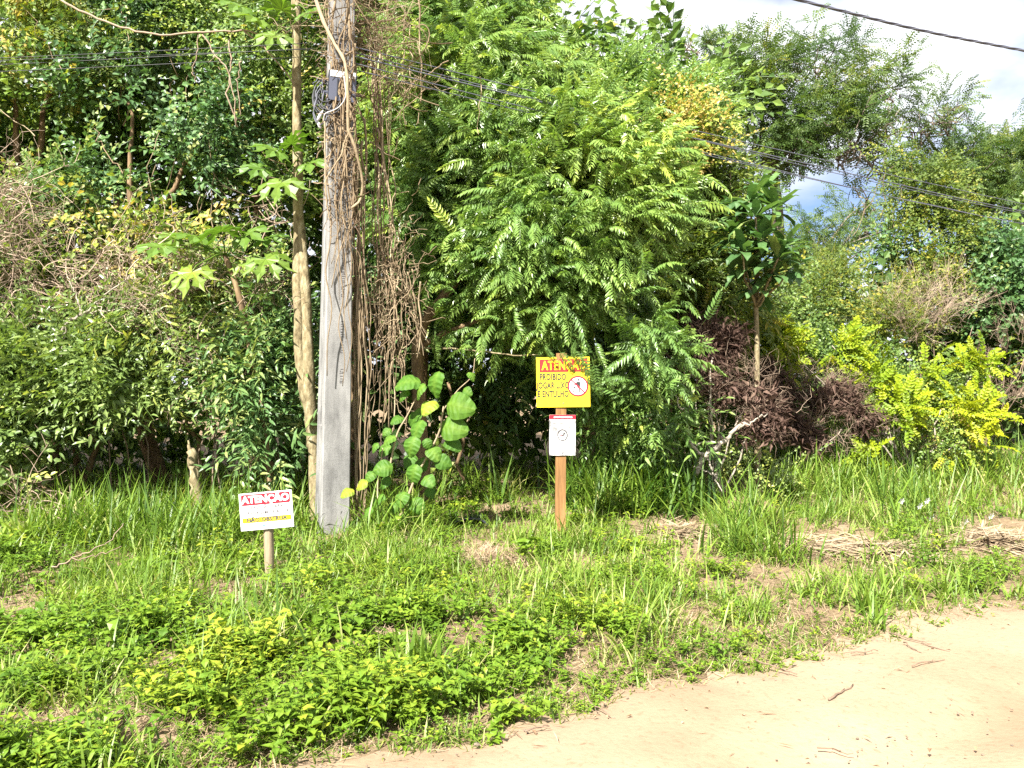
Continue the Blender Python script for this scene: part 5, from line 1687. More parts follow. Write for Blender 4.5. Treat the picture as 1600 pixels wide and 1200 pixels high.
def strand(x0, y0, x1, y1, mid, r0, Yc, jit, tint, n=9):
    pts = []
    for t in np.linspace(0, 1, n):
        x = x0 + (x1 - x0) * t + mid * math.sin(t * math.pi) + vr.normal(0, jit)
        pts.append(P(x, y0 + (y1 - y0) * t, Yc + vr.normal(0, .03)))
    V, T = tube(spline(pts, 34), np.linspace(r0 * .8, r0 * 0.55, 34), 5)
    part('strand', Soup().add(V, T, np.clip(tint, 0, 1)), cur, M['vine_stem'], smooth=True)


for i in range(17):
    strand(vr.normal(556, 8), vr.uniform(170, 380), vr.normal(562, 5), vr.uniform(780, 842), vr.normal(6, 5), vr.uniform(0.005, 0.014), 8.5, 2.5, vr.normal(.55, .17), 12)
for i in range(12):
    strand(vr.normal(590, 14), vr.uniform(-20, 160), vr.normal(612, 14), vr.uniform(540, 690), vr.normal(4, 6), vr.uniform(0.004, 0.012), 8.65, 3.0, vr.normal(.55, .17), 12)
for i in range(9):
    strand(vr.normal(600, 18), vr.uniform(380, 460), vr.normal(595, 18), vr.uniform(600, 730), vr.normal(0, 5), vr.uniform(0.004, 0.010), 8.6, 3.0, vr.normal(.5, .17))
for (x0, y0, x1, y1, m, w) in ((578, 60, 586, 190, 3, .012), (585, 110, 600, 330, 2, .014), (588, 200, 602, 300, 2, .016), (655, 0, 658, 160, 2, .013), (640, 40, 641, 140, 0, .008), (630, 30, 632, 200, 0, .006), (752, 120, 748, 210, 0, .006), (566, 220, 570, 330, 0, .02), (590, 250, 612, 520, -4, .016), (560, 330, 556, 700, -3, .016), (615, 440, 600, 660, 6, .013), (606, 420, 630, 590, 4, .010), (654, 440, 650, 560, 6, .012), (645, 420, 652, 545, 0, .012), (664, 140, 612, 190, 0, .008), (700, 95, 648, 130, 0, .009)):
    strand(x0, y0, x1, y1, m, w, 8.62, 1.8, vr.normal(.66, .1))
s = Soup()
for i in range(300):
    if i < 200:
        px, py = vr.normal(618, 20), vr.normal(450, 55)
    else:
        px, py = vr.normal(596, 22), vr.uniform(20, 620)
    a = P(px, py, 8.62 + vr.normal(0, .06))
    e = a + np.array([vr.normal(0, .14), vr.normal(0, .08), vr.normal(-.08, .20)])
    V, T = tube(wiggle(a, e, 6, 0.02, 0, vr), vr.uniform(0.002, 0.005), 3, False)
    s.add(V, T, np.clip(vr.normal(.5, .22), 0, 1))
part('tendrils', s, cur, M['vine_stem'], kind='stuff')

# ------------------------------------------------------------------ signs
g = PG(418, 905)
ws = thing('drainage_sign', 'small white ATENÇÃO drainage sign on a grey stake in the grass', 'sign', g)
Yw = g[1]
k = Yw / F


def wpt(px, py):
    return np.array([(px - g[0] * F / Yw - 800) * k, 0.0, EYE - (py - 600) * k - g[2]])


st = [wpt(421, 925), wpt(419, 890), wpt(418, 850), wpt(416, 800)]
st = [np.array([q[0], 0.035, q[2]]) for q in st]
V, T = tube(spline(st, 12), np.linspace(0.040, 0.040, 12) * np.array([.62, .7, .78, .86, .92, .97, 1, 1, 1, 1, 1, 1]), 9)
obj('stake', Soup().add(V, T, 0.5).mesh('stake', (0, 0, 0), M['stake_wood'], True), ws)
bc = wpt(417, 797)
board = obj('board', Soup().add(*prism(rrect(81 * k, 57.5 * k, 0.004), -0.003, 0.003), 0.5).mesh('board', (0, 0, 0), M['white_paint']), ws)
board.location = (bc[0], -0.012, bc[2])
board.rotation_euler = (R(-3), R(-4.6), R(4))
U = 81 * k                                      # board width in metres
obj('banner', Soup().add(*prism(rrect(0.925 * U, 0.208 * U, 0.03 * U, 0, 0.225 * U), -0.0048, -0.0031), 0.5).mesh('banner', (0, 0, 0), M['red_paint']), board, label='red rounded banner')
obj('banner', Soup().add(*prism(rrect(0.925 * U, 0.098 * U, 0.025 * U, 0, -0.165 * U), -0.0048, -0.0031), 0.5).mesh('banner', (0, 0, 0), M['yellow_paint']), board, label='yellow rounded banner')
put_text(board, 'ATENÇÃO', 0.185 * U, M['white_paint'], 0, 0.222 * U, -0.0062, offset=0.0085 * U, spacing=1.02)
put_text(board, 'SERVIDÃO PARA', 0.094 * U, M['grey_ink'], 0.0, 0.066 * U, -0.0042, spacing=1.03, offset=0.0022 * U, xs=0.92)
put_text(board, 'DRENAGEM DE ÁGUA', 0.094 * U, M['grey_ink'], 0.0, -0.035 * U, -0.0042, spacing=1.02, offset=0.0022 * U, xs=0.90)
put_text(board, 'NÃO OBSTRUA', 0.105 * U, M['grey_ink'], 0.0, -0.165 * U, -0.0062, spacing=1.05, offset=0.005 * U)
lg = [(-0.045, 0.0), (-0.03, -0.028), (0.0, -0.032), (0.028, -0.012), (0.042, 0.032), (0.012, 0.004), (-0.015, -0.004)]
obj('logo', Soup().add(*prism(np.array(lg)[::-1] * U * 0.9 + np.array([-0.06 * U, -0.268 * U]), -0.0045, -0.0031), 0.5).mesh('logo', (0, 0, 0), M['blue_ink']), board)

g2 = PG(875, 842)
sp_ = thing('sign_post', 'reddish wooden post with a yellow ATENÇÃO board above a white notice', 'sign', g2)
Y2 = g2[1]
k2 = Y2 / F


def q2(px, py):
    return np.array([(px - 800) * k2 - g2[0], EYE - (py - 600) * k2 - g2[2]])


top, bot = q2(877, 552), q2(874, 846)
zc = (top[1] + bot[1]) / 2
V, T = prism([(-8.2 * k2, bot[1] - 0.05), (8.2 * k2, bot[1] - 0.05), (top[0] + 8.0 * k2, top[1]), (top[0] - 8.0 * k2, top[1])], -0.028, 0.028)
obj('post', Soup().add(V, T, 0.5).mesh('post', (0, 0, 0), M['sign_wood']), sp_)
c1 = (q2(838, 558) + q2(921, 636)) / 2
B1 = 83 * k2
h1 = 78 * k2
yb_ = obj('warning_board', None and 0, sp_) if False else None
s = Soup()
# slightly warped sheet
nxp, nzp = 9, 8
xs, zs = np.linspace(-B1 / 2, B1 / 2, nxp), np.linspace(-h1 / 2, h1 / 2, nzp)
VV, TT = [], []
warp = lambda x, z: 0.0
V, T = prism(rrect(B1, h1, 0.004), -0.002, 0.002)
wb_ = obj('warning_board', Soup().add(V, T, 0.5).mesh('warning_board', (0, 0, 0), M['yellow_plate']), sp_)
wb_.location = (c1[0], -0.034, c1[1])
wb_.rotation_euler = (R(-2), R(-0.8), R(-3))
obj('banner', Soup().add(*prism(rrect(0.90 * B1, 0.24 * B1, 0.003, 0.01 * B1, 0.31 * B1), -0.0036, -0.0021), 0.5).mesh('banner', (0, 0, 0), M['orange_red_paint']), wb_)
put_text(wb_, 'ATENÇÃO', 0.235 * B1, M['yellow_paint'], 0.02 * B1, 0.305 * B1, -0.0050, offset=0.006 * B1, xs=0.72, spacing=1.05)
for i, (tx, z) in enumerate((('PROIBIDO', 0.095), ('JOGAR LIXO', -0.065), ('E ENTULHO', -0.225))):
    put_text(wb_, tx, 0.165 * B1, M['black_paint'], -0.19 * B1, z * B1, -0.0034, offset=0.0062 * B1, xs=0.62, spacing=1.08)
rc = np.array([0.275 * B1, -0.08 * B1])
Rr = 0.195 * B1
a = np.arange(40) / 40 * 2 * math.pi
ring = Soup()
V, T = prism(disc(Rr * 0.86, 36, rc[0], rc[1]), -0.0032, -0.0021)
sym = obj('prohibition_disc', Soup().add(V, T, 0.5).mesh('prohibition_disc', (0, 0, 0), M['white_paint']), wb_)
V = np.vstack([np.stack([rc[0] + np.cos(a) * rr, np.full(40, -0.0046), rc[1] + np.sin(a) * rr], 1) for rr in (Rr, Rr * 0.84)] + [np.stack([rc[0] + np.cos(a) * rr, np.full(40, -0.0021), rc[1] + np.sin(a) * rr], 1) for rr in (Rr, Rr * 0.84)])
T = []
for i in range(40):
    j = (i + 1) % 40
    T += [(i, 40 + i, 40 + j), (i, 40 + j, j), (i, j, 80 + j), (i, 80 + j, 80 + i), (40 + i, 120 + i, 120 + j), (40 + i, 120 + j, 40 + j)]
obj('prohibition_ring', Soup().add(V, T, 0.5).mesh('prohibition_ring', (0, 0, 0), M['red_paint']), wb_)
fig = Soup()
u = Rr
fig.add(*prism(disc(0.11 * u, 14, rc[0] + 0.05 * u, rc[1] + 0.60 * u), -0.0038, -0.0033), 0.5)
for poly in ([(-0.12, 0.42), (0.20, 0.42), (0.24, 0.30), (0.22, -0.05), (-0.08, -0.05)], [(-0.07, -0.05), (0.06, -0.05), (0.05, -0.66), (-0.06, -0.66)], [(0.09, -0.05), (0.21, -0.05), (0.20, -0.66), (0.10, -0.66)], [(-0.12, 0.40), (-0.08, 0.22), (-0.34, 0.06), (-0.40, 0.14)]):
    fig.add(*prism(np.array(poly)[::-1] * u + rc, -0.0038, -0.0033), 0.5)
for (x, z, w) in ((-0.36, -0.12, 0.09), (-0.42, -0.48, 0.07), (-0.30, -0.34, 0.05)):
    fig.add(*prism(rrect(w * 2 * u, w * 2 * u, 0.01 * u, rc[0] + x * u, rc[1] + z * u), -0.0038, -0.0033), 0.5)
obj('litterer_figure', fig.mesh('litterer_figure', (0, 0, 0), M['black_paint']), wb_)
dv = np.array([math.cos(R(-45)), math.sin(R(-45))])
nv = np.array([-dv[1], dv[0]])
poly = [rc - dv * Rr * .86 + nv * .065 * Rr, rc - dv * Rr * .86 - nv * .065 * Rr, rc + dv * Rr * .86 - nv * .065 * Rr, rc + dv * Rr * .86 + nv * .065 * Rr]
obj('prohibition_bar', Soup().add(*prism(np.array(poly), -0.0054, -0.0039), 0.5).mesh('prohibition_bar', (0, 0, 0), M['red_paint']), wb_)

tree_o = [o for o in C.objects if o.get('label', '').startswith('big drooping')][0]
fr_m = [o.data for o in tree_o.children if o.name.startswith('frond')][:12]
fq = np.random.default_rng(12)
for (px, py, dx, dz, sc) in ((872, 545, 0.55, -0.75, .5), (893, 540, 0.45, -0.85, .62), (908, 548, 0.35, -0.9, .62), (925, 560, 0.25, -0.9, .6), (942, 570, 0.3, -0.9, .6), (850, 540, 0.2, -0.3, .4), (900, 530, -0.2, -0.6, .4)):
    hang_leaf(tree_o, fr_m[int(fq.integers(0, 12))], P(px, py, Y2 - 0.14), (dx, -0.05, dz), (-0.3, -0.85, 0.3), sc, name='frond')

c2 = (q2(858, 648) + q2(899, 711)) / 2
B2, h2 = 41 * k2, 63 * k2
nb_ = obj('notice_board', Soup().add(*prism(rrect(B2, h2, 0.003), -0.002, 0.002), 0.5).mesh('notice_board', (0, 0, 0), M['white_plate']), sp_)
nb_.location = (c2[0], -0.034, c2[1])
nb_.rotation_euler = (R(-2), R(0.4), R(2))
obj('banner', Soup().add(*prism(rrect(0.995 * B2, 0.16 * B2, 0.003, 0, h2 / 2 - 0.083 * B2), -0.0035, -0.0021), 0.5).mesh('banner', (0, 0, 0), M['red_paint']), nb_)
s = Soup()
r = np.random.default_rng(5)
x = -0.33 * B2
while x < 0.33 * B2:                             # the banner's line of tiny print, too small to read in the photograph
    w = r.uniform(0.02, 0.05) * B2
    s.add(*box((x + w / 2, -0.0038, h2 / 2 - 0.085 * B2 + r.normal(0, .004) * B2), (w, 0.0005, 0.05 * B2)), 0.5)
    x += w + r.uniform(0.008, 0.03) * B2
obj('small_print', s.mesh('small_print', (0, 0, 0), M['white_paint']), nb_)
s = Soup()
for (x0, x1, z) in ((-0.36, 0.13, 0.44), (-0.13, 0.42, 0.30), (-0.16, 0.0, -0.575), (-0.16, 0.06, -0.65), (0.30, 0.37, -0.49)):
    s.add(*box(((x0 + x1) / 2 * B2, -0.0023, z * B2), ((x1 - x0) * B2, 0.0006, 0.018 * B2)), 0.5)
obj('small_print', s.mesh('small_print', (0, 0, 0), M['grey_ink']), nb_)
V = np.vstack([np.stack([np.cos(a) * rr, np.full(40, -0.0030), np.sin(a) * rr * 1.12], 1) for rr in (0.20 * B2, 0.160 * B2)])
T = []
for i in range(40):
    j = (i + 1) % 40
    T += [(i, 40 + i, 40 + j), (i, 40 + j, j)]
obj('symbol_ring', Soup().add(V, T, 0.5).mesh('symbol_ring', (0, 0, 0), M['grey_ink']), nb_)
obj('symbol_mark', Soup().add(*prism(np.array([(-0.07, -0.02), (0.02, 0.0), (0.03, 0.09), (0.07, 0.05), (0.06, 0.02), (0.03, -0.02), (0.0, -0.03)])[::-1] * 1.4 * B2, -0.0030, -0.0021), 0.5).mesh('symbol_mark', (0, 0, 0), M['black_paint']), nb_)
obj('symbol_mark', Soup().add(*prism(np.array([(-0.10, -0.01), (-0.02, 0.0), (-0.01, -0.03), (-0.09, -0.04)])[::-1] * B2, -0.0036, -0.0031), 0.5).mesh('symbol_mark', (0, 0, 0), M['red_paint']), nb_, label='red mark')
for bo, pts in ((wb_, [(0, 0.42 * h1), (0, -0.42 * h1)]), (nb_, [(0, 0.42 * h2), (0, -0.45 * h2)])):
    for (x, z) in pts:
        o = obj('nail', Soup().add(*prism(disc(0.006, 8, x, z), -0.0085, -0.0050), 0.5).mesh('nail', (0, 0, 0), M['grey_plastic']), bo)

# ------------------------------------------------------------------ the plant with big round leaves
def big_leaf(r, Rd=0.15, n=13, dt=0.0):
    """round leaf, side veins sunken and running forward; stalk end at origin"""
    V, T, c = [], [], []
    for i in range(n + 1):
        t = i / n
        y = Rd * 1.9 * t
        w = Rd * 0.88 * math.sin(math.pi * (0.05 + 0.94 * t ** 0.85)) ** 0.6
        rid = 0.0045 if i % 2 else -0.0045
        e = 0.3 if 0 < i < n else 0.0
        dome = 0.045 * math.sin(t * math.pi) - 0.07 * t * t
        y0 = y - 0.22 * Rd * (0 < i) * (1 - t)
        for sx in (-1.0, -0.55, 0.0, 0.55, 1.0):
            V.append((sx * w, y0 + 0.34 * abs(sx) * w * (1 - t) * (0 < i), dome + rid * (abs(sx) > 0) - 0.022 * sx * sx + (0.004 * r.normal() if abs(sx) == 1 else 0)))
            c.append(0.70 if sx == 0 else 0.46 + 0.03 * (i % 2))
    for i in range(n):
        for k_ in range(4):
            p = i * 5 + k_
            T += [(p, p + 1, p + 6), (p, p + 6, p + 5)]
    return np.array(V), np.array(T), np.clip(np.array(c) + dt, 0, 1)


br = np.random.default_rng(600)
BIG = [Soup().add(*big_leaf(br, 0.15, 11, dt)).mesh('leaf', (0, 0, 0), M['big_leaf'], False) for dt in (-0.12, 0.0, 0.10, 0.42)]
bp = PG(612, 838)
bigp = thing('big_leaf_plant', 'climbing plant with large round ribbed leaves right of the pole', 'plant', bp)
Yb = 8.05
for pts, r0, r1 in (([bp, P(628, 800, Yb), P(650, 745, Yb), P(672, 705, Yb), P(687, 672, Yb), P(693, 635, Yb)], 0.016, 0.008), ([P(607, 740, Yb), P(620, 680, Yb), P(636, 650, Yb), P(650, 622, Yb)], 0.011, 0.006), ([bp + np.array([-.12, 0.05, 0]), P(590, 760, Yb), P(598, 700, Yb)], 0.010, 0.005), ([P(693, 640, Yb), P(715, 610, Yb + .1), P(737, 588, Yb + .1), P(742, 560, Yb + .1)], 0.006, 0.004)):
    V, T = tube(spline(pts, 26), np.linspace(r0, r1, 26), 6)
    part('stem', Soup().add(V, T, 0.75), bigp, M['vine_stem'], smooth=True)
LV = [(636, 598, 20, 1, 0.0), (655, 612, 14, 2, .0), (680, 601, 20, 1, 0), (718, 635, 24, 2, 0), (708, 669, 23, 2, 0), (670, 636, 15, 3, 0), (652, 672, 17, 1, 0), (643, 698, 16, 1, 0), (668, 694, 9, 0, 0), (678, 708, 14, 2, 0), (692, 722, 14, 0, 0), (646, 742, 16, 1, 0), (669, 751, 13, 1, 0),
      (607, 688, 12, 2, 0), (598, 732, 15, 1, 0), (590, 782, 13, 1, 0), (628, 780, 13, 1, 0), (652, 790, 14, 1, 0), (620, 656, 11, 0, .15), (708, 694, 15, 0, .15), (730, 612, 9, 1, 0), (737, 588, 8, 2, 0), (630, 618, 11, 1, .1), (648, 655, 19, 0, .2), (600, 704, 12, 1, 0.1),
      (564, 758, 11, 3, -.05), (542, 770, 11, 3, -.05), (600, 755, 12, 0, .15), (575, 800, 10, 1, 0), (625, 810, 10, 0, .1), (585, 700, 9, 1, 0), (672, 770, 10, 0, .2), (640, 720, 13, 0, .2), (578, 745, 10, 1, .05), (604, 675, 8, 1, .1), (660, 725, 12, 0, .2), (612, 795, 10, 1, .1)]
for (px, py, rp, kk, dy) in LV:
    rad = 1.05 * rp / F * Yb
    c = P(px, py, Yb - 0.06 + dy + br.normal(0, .03))
    az = float(np.clip((px - (650 + (760 - py) * 0.22)) / 30.0, -1.3, 1.3) + br.normal(0, .35))
    d = np.array([math.sin(az), -0.30, -0.80 * math.cos(az) - 0.1])
    upv = np.array([-0.25 + br.normal(0, .35), -0.85, 0.65 + br.normal(0, .3)])
    dn = norm(d - upv * (d @ upv) / (upv @ upv))
    o = hang_leaf(bigp, BIG[kk], c - dn * rad, dn, upv, rad / 0.15, label='yellowing leaf' if kk == 3 else None)

# ------------------------------------------------------------------ single plants in the verge
def single(name, label, cat, xy, tpls, n, spread, mat, s, seed, tint=0.0, smooth=False, group=None, pn=None):
    r = np.random.default_rng(seed)
    z = gz(*xy)
    sp = Soup()
    pts = np.column_stack([r.normal(xy[0], spread, n), r.normal(xy[1], spread, n)])
    ground_copies(sp, tpls, pts, r, s, tint)
    o = obj(name, sp.mesh(name, (xy[0], xy[1], z), M[mat], smooth), loc=(xy[0], xy[1], z))
    tag(o, label, cat, group)
    return o


GT = 'tall grass tufts on the verge'
for i, (px, py, tp, n, spr, s, lab, tint) in enumerate([
    (655, 1052, BROAD, 6, 0.07, (0.7, 1.0), 'broad-bladed dark grass tuft in the middle of the foreground herbs', -0.08),
    (1010, 985, GRASS_T, 9, 0.12, (0.6, 0.9), 'bright upright grass tuft below the sign post, near the road', 0.12),
    (1000, 790, GRASS_T, 120, 0.36, (1.2, 1.9), 'dense grass clump right of the sign post, tinted dark for tree shade', -0.34),  # low tint paints the tree's shade into the blades
    (935, 790, GRASS_T, 26, 0.22, (1.1, 1.8), 'grass clump close beside the sign post, shade put into its green', -0.28),  # blades darkened in colour as well, for shade under the tree
    (1172, 870, GRASS_T, 26, 0.16, (0.75, 1.15), 'rounded grass clump in front of the low soil mound', -0.10),
    (1365, 965, BROAD, 6, 0.10, (0.6, 0.85), 'dark spreading grass tuft near the road at right', -0.10),
    (385, 1035, GRASS_T, 10, 0.14, (0.6, 0.9), 'leaning grass tuft in front of the white drainage sign', 0.05),
    (470, 835, GRASS_T, 20, 0.16, (0.7, 1.1), 'long grass tuft at the left foot of the pole', 0.0),
    (40, 850, BROAD, 10, 0.16, (0.9, 1.3), 'long arching grass tuft at the left picture edge', 0.0),
    (590, 860, GRASS_T, 10, 0.12, (0.4, 0.6), 'yellowish grass tuft at the right foot of the pole', 0.16),
    (330, 800, GRASS_T, 22, 0.25, (0.9, 1.4), 'long pale grass tuft in front of the broken stump', 0.08),
    (1490, 930, BROAD, 5, 0.12, (0.6, 0.9), 'grass tuft beside the straw at the right road edge', 0.0),
    (175, 950, GRASS_T, 12, 0.2, (0.6, 0.95), 'thin grass tuft among the herbs at lower left', 0.05),
    (1270, 770, GRASS_T, 36, 0.4, (0.9, 1.4), 'lush grass clump below the purple-brown bush', 0.04),
    (1430, 740, GRASS_T, 40, 0.45, (0.8, 1.2), 'lush grass clump in front of the yellow shrub', 0.04)]):
    p = PG(px, py)
    single('grass_tuft', lab, 'grass tuft', (p[0], p[1]), tp, n, spr, 'grass', s, 800 + i, tint, True, GT)
WG = 'leafy weeds on the verge'
for i, (px, py, tp, n, spr, s, lab, tint) in enumerate([
    (815, 1015, WEED, 26, 0.13, (0.9, 1.5), 'bushy bright-green weed in the foreground below the sign post', 0.0),
    (650, 970, WEED, 22, 0.16, (0.8, 1.3), 'spreading weed patch between the pole and the bare soil', 0.05),
    (450, 1150, WEED, 20, 0.12, (0.9, 1.4), 'leafy weed at the bottom edge, left of the sand road', 0.05),
    (60, 1085, WEED, 24, 0.15, (0.8, 1.3), 'dark leafy weed near the bottom left corner', -0.10),
    (1130, 905, WEED, 14, 0.09, (0.8, 1.2), 'light-green weed alone on the dry soil at right', 0.16),
    (570, 1110, WEED, 16, 0.12, (0.8, 1.3), 'leafy weed beside the black lump near the road', 0.0),
    (800, 1130, CREEP, 10, 0.07, (0.7, 1.1), 'flat round-leaved weed on the sand edge', 0.05),
    (330, 1085, CREEP, 14, 0.10, (0.9, 1.3), 'yellowish round-leaved weed on the bare strip at lower left', 0.28),
    (950, 960, CREEP, 10, 0.08, (0.8, 1.3), 'pale broad-leaved weed beside the bright grass tuft', 0.15),
    (130, 1185, WEED, 18, 0.12, (0.9, 1.4), 'leafy weed cut by the bottom picture edge', 0.08),
    (720, 800, CREEP, 10, 0.08, (1.0, 1.5), 'small lit weed at the mouth of the dark hollow', 0.1),
    (770, 775, CREEP, 26, 0.22, (1.0, 1.6), 'broad low weed spreading in the mouth of the dark hollow', -0.05),
    (690, 812, WEED, 18, 0.14, (0.9, 1.4), 'green weed below the big-leaved plant', -0.05),
    (895, 820, CREEP, 12, 0.06, (0.9, 1.3), 'dark round-leaved weed at the foot of the sign post', -0.05)]):
    p = PG(px, py)
    single('weed', lab, 'weed', (p[0], p[1]), tp, n, spr, 'weed', s, 840 + i, tint, False, WG)

# leafy mound under the dead branch
plant('creeper', 'low pale creeper mounded over the ground below the dead branch', 'climber', [(1150, 725, 10.6, 60, 30, 0.5), (1190, 740, 10.5, 50, 25, 0.5), (1120, 755, 10.3, 50, 18, 0.4)], VINE_S, 'lance_leaf', dens=14, per=7, seed=620, trunk_r=(0.02, 0.01), base_px=(3.0, 10.7), tint=0.16, s=(0.5, 0.8))

# ferns at the far left
fr = np.random.default_rng(640)
FERN = Soup().add(*frond(fr, 0.75, 16, 0.12, 0.034, 0.12, 0.35)).mesh('frond', (0, 0, 0), M['pinnate_leaf'])
p = P(70, 290, 10.3)
fern = thing('fern', 'fern with long fronds in front of the dark hollow at upper left', 'fern', p)
for (dx, dz, s) in ((-0.4, 0.7, .8), (0.9, 0.35, 1.0), (0.8, 0.05, 1.0), (0.2, 0.9, .8), (-0.8, 0.2, .8), (0.5, 0.6, .7)):
    hang_leaf(fern, FERN, p, (dx, -0.25, dz), (-0.2, -0.7, 0.7), s, name='frond')

# white flowers at the right
fm = Soup()
for kq in range(6):
    a_ = kq / 6 * 6.283
    V, T, c = xf(leaf(0.05, 0.035, 1, 0.1, 0.1), (0, 0, 0), (math.cos(a_), math.sin(a_), 0.25), (0, 0, 1))
    fm.add(V, T, c)
FL = fm.mesh('bloom', (0, 0, 0), M['petal'])
FS = [('white flower highest in the grass at right', 1408, 783), ('white flower in the grass with a close neighbour on its left', 1437, 790), ('white flower small and low left of the straw heap', 1455, 808), ('white flower nearest the big straw heap at the right edge', 1548, 806), ('white flower half hidden by blades above the straw', 1448, 782), ('white flower just left of the brown straw patch', 1508, 815)]
for lab, px, py in FS:
    p = P(px, py, 8.9)
    zg = gz(p[0], p[1])
    fl = thing('wild_flower', lab, 'flower', (p[0], p[1], zg), 'white flowers in the grass at right')
    V, T = tube(wiggle((p[0], p[1], zg - .02), p, 5, 0.01, 0, fr), 0.003, 4)
    part('stem', Soup().add(V, T, .5), fl, M['grass'], smooth=True)
    o = hang_leaf(fl, FL, p, (0, -0.4, 0.9), (0.2, -0.8, 0.5), 1.0, name='bloom')

# straw heaps and a soil mound
for i, (px, py, n, spr, lab) in enumerate([(1065, 832, 90, 0.22, 'pale straw heap between the shade-tinted and the rounded grass clumps'), (1360, 862, 120, 0.36, 'reddish-brown straw heap in the middle of the right verge'), (1560, 845, 150, 0.40, 'large tan straw heap at the right picture edge'), (1265, 855, 70, 0.25, 'thin scatter of straw and sticks right of the rounded clump'), (770, 880, 110, 0.30, 'dry grass mound below and left of the sign post'), (800, 775, 90, 0.28, 'dry brown grass heap inside the hollow behind the sign post')]):
    p = PG(px, py)
    r = np.random.default_rng(860 + i)
    sp = Soup()
    pts = np.column_stack([r.normal(p[0], spr, n), r.normal(p[1], spr * 0.8, n)])
    z = ground(pts[:, 0], pts[:, 1]) + np.clip(0.13 * np.exp(-((pts[:, 0] - p[0]) ** 2 + (pts[:, 1] - p[1]) ** 2) / (spr * spr)), 0, 1) * r.random(n) ** 0.5 * 0.7
    B = basis(np.column_stack([np.cos(r.uniform(0, 6.28, n)), np.sin(r.uniform(0, 6.28, n)), r.normal(0, .05, n)]), np.array([0, 0, 1.0]) + r.normal(0, .06, (n, 3)))
    lib = STRAW_B if i in (0, 1, 2, 3) else STRAW
    which = r.integers(0, len(lib), n)
    sc = r.uniform(0.7, 1.5, n)
    for kq, t in enumerate(lib):
        m = which == kq
        sp.place(t, np.column_stack([pts[m], z[m]]), B[m], sc[m], r.normal(0.05 if i != 5 else -0.12, 0.12, m.sum()))
    o = obj('straw_heap', sp.mesh('straw_heap', p, M['straw']), loc=p)
    o['kind'] = 'stuff'
p = PG(1165, 800)
r = np.random.default_rng(7)
uu, ww = np.meshgrid(np.linspace(0, 2 * math.pi, 25), np.linspace(0, 1, 9))
rad = 0.42 * (1 + 0.15 * np.sin(3 * uu + 1)) * ww
V = np.stack([p[0] + np.cos(uu) * rad, p[1] + np.sin(uu) * rad * 0.7, p[2] - 0.04 + 0.22 * np.cos(ww * math.pi / 2) ** 0.8 + 0.03 * noise2(np.cos(uu) * rad, np.sin(uu) * rad, 6, 3).reshape(uu.shape)], -1).reshape(-1, 3)
ix = np.arange(9 * 25).reshape(9, 25)
q = np.stack([ix[:-1, :-1], ix[1:, :-1], ix[1:, 1:], ix[:-1, 1:]], -1).reshape(-1, 4)
o = obj('soil_mound', Soup().add(V, np.vstack([q[:, [0, 1, 2]], q[:, [0, 2, 3]]]), .5).mesh('soil_mound', p, M['soil'], True), loc=p)
tag(o, 'low bare grey-brown soil mound behind the rounded grass clump', 'mound')

# black pipe mouth in the hollow, dark lump by the road
p = PG(735, 822)
dp = thing('drain_pipe', 'black drain lip half buried in the grass of the hollow', 'pipe', p)
t = np.linspace(0.15, math.pi - 0.15, 14)
pts = np.stack([p[0] + np.cos(t) * 0.20, np.full(14, p[1]), p[2] - 0.02 + np.sin(t) * 0.10], 1)
V, T = tube(pts, 0.016, 6)
part('rim', Soup().add(V, T, .5), dp, M['black_plastic'], smooth=True)
V = np.vstack([pts + np.array([0, 0.0, 0]), pts + np.array([0.05, 0.5, -0.02])])
T = []
for i in range(13):
    T += [(i, i + 1, 14 + i + 1), (i, 14 + i + 1, 14 + i)]
part('barrel', Soup().add(V, T, .5), dp, M['black_plastic'], smooth=True)


def rock(name, label, cat, p, size, mat, seed, squash=0.7, group=None):
    r = np.random.default_rng(seed)
    uu, ww = np.meshgrid(np.linspace(0, 2 * math.pi, 10)[:-1], np.linspace(-1, 1, 6))
    cz = np.sqrt(np.clip(1 - ww ** 2, 0.02, 1))
    n_ = r.uniform(0.75, 1.15, uu.shape)
    V = np.stack([np.cos(uu) * cz * n_, np.sin(uu) * cz * n_ * 0.8, ww * squash * n_], -1).reshape(-1, 3) * size + np.array([p[0], p[1], p[2] + size * squash * 0.4])
    m_ = uu.shape[1]
    T = []
    for i in range(uu.shape[0] - 1):
        for j in range(m_):
            a_, b_ = i * m_ + j, i * m_ + (j + 1) % m_
            T += [(a_, b_, b_ + m_), (a_, b_ + m_, a_ + m_)]
    o = obj(name, Soup().add(V, T, .5).mesh(name, p, M[mat]), loc=p)
    return tag(o, label, cat, group)


rock('stone', 'small dark stone at the sand edge below the herbs', 'stone', PG(634, 1142), 0.022, 'black_plastic', 1)
rock('stone', 'pale pebble on bare soil below the bright grass tuft', 'stone', PG(975, 1025), 0.022, 'stone', 2)
rock('stone', 'pale stone among dry litter at lower left', 'stone', PG(100, 855), 0.06, 'stone', 3, 0.5)

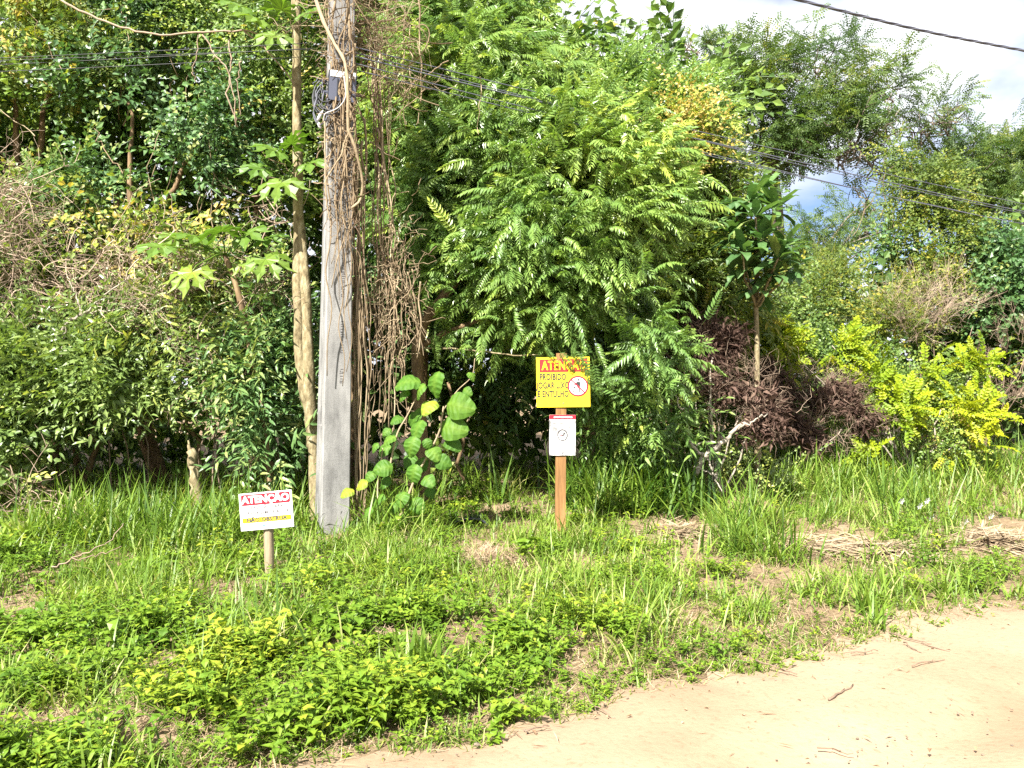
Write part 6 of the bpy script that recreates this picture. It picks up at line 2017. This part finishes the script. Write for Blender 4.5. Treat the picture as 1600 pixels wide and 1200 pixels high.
# twigs lying on the sand
TWG = 'twigs lying on the sand road'
for i, (a_, b_, rad, lab) in enumerate([((1295, 1107), (1333, 1082), .006, 'short thick twig alone on the open sand'), ((1390, 1000), (1484, 1030), .005, 'long thin twig slanting off the grass onto the sand'), ((1412, 1015), (1440, 1031), .004, 'short twig just below the long slanting twig'),
                                       ((1330, 1032), (1372, 1029), .004, 'level twig along the sand edge at right'), ((1425, 1053), (1476, 1043), .004, 'pale crooked twig on the sand below the level twig'), ((1180, 1043), (1245, 1066), .006, 'dark stick poking from the verge onto the sand'),
                                       ((915, 1097), (953, 1133), .005, 'slanting stick at the sand edge below the sign post'), ((820, 1158), (857, 1148), .005, 'curved twig on the sand at the bottom'), ((1277, 1184), (1333, 1193), .004, 'twig bits at the bottom edge of the sand')]):
    A, Bq = PG(*a_), PG(*b_)
    r = np.random.default_rng(880 + i)
    up_ = np.array([0, 0, 0.045])
    pts = wiggle(A + up_, Bq + up_, 7, 0.006, 0, r)
    V, T = tube(pts, np.linspace(rad, rad * .5, 7), 5)
    s = Soup().add(V, T, .35)
    m_ = (A + Bq) / 2 + up_
    V, T = tube(wiggle(pts[3], pts[3] + (Bq - A) * 0.25 + np.array([r.normal(0, .03), r.normal(0, .03), .005]), 4, .004, 0, r), rad * .5, 4)
    s.add(V, T, .3)
    o = obj('twig', s.mesh('twig', m_, M['twig'], True), loc=m_)
    tag(o, lab, 'twig', TWG)
lr = np.random.default_rng(890)
s = Soup()
n = 420
u_, w_ = lr.uniform(-1, 9, n), -np.abs(lr.normal(0, 1.1, n)) - 0.02
xy = np.column_stack([R0[0] + RD[0] * u_ + RN[0] * w_, R0[1] + RD[1] * u_ + RN[1] * w_])
ground_copies(s, [leaf(0.05, 0.012, 1, 0.3, 0.2), leaf(0.09, 0.006, 1, 0.2, 0.1), leaf(0.03, 0.02, 1, .5, .3)], xy, lr, (0.4, 1.1), -0.15, sink=-0.045, tilt=0.2, tj=.2)
obj('litter', s.mesh('litter', (0, 0, 0), M['straw']), kind='stuff')

pm = np.random.default_rng(895)
peb = []
for kq in range(4):
    dv_ = rand_dirs(10, pm)
    bm = bpy.data.meshes.new('tmp')
    import bmesh
    b_ = bmesh.new()
    bmesh.ops.create_icosphere(b_, subdivisions=1, radius=1.0)
    Vp = np.array([v_.co[:] for v_ in b_.verts]) * pm.uniform(0.7, 1.25, (len(b_.verts), 1)) * np.array([1, 0.8, 0.55])
    Tp = np.array([[v_.index for v_ in f_.verts] for f_ in b_.faces])
    b_.free()
    bpy.data.meshes.remove(bm)
    peb.append((Vp, Tp, np.full(len(Vp), 0.5)))
n = 1500
u_, w_ = pm.uniform(-1, 10, n), -np.abs(pm.normal(0, 1.4, n)) + 0.35
xy = np.column_stack([R0[0] + RD[0] * u_ + RN[0] * w_, R0[1] + RD[1] * u_ + RN[1] * w_])
s = Soup()
ground_copies(s, peb, xy, pm, (0.003, 0.009), 0.0, sink=-0.028, tilt=0.3)
big_ = xy[:60]
ground_copies(s, peb, big_ + 0.05, pm, (0.009, 0.018), 0.0, sink=-0.026, tilt=0.3)
obj('gravel', s.mesh('gravel', (0, 0, 0), M['stone']), kind='stuff')
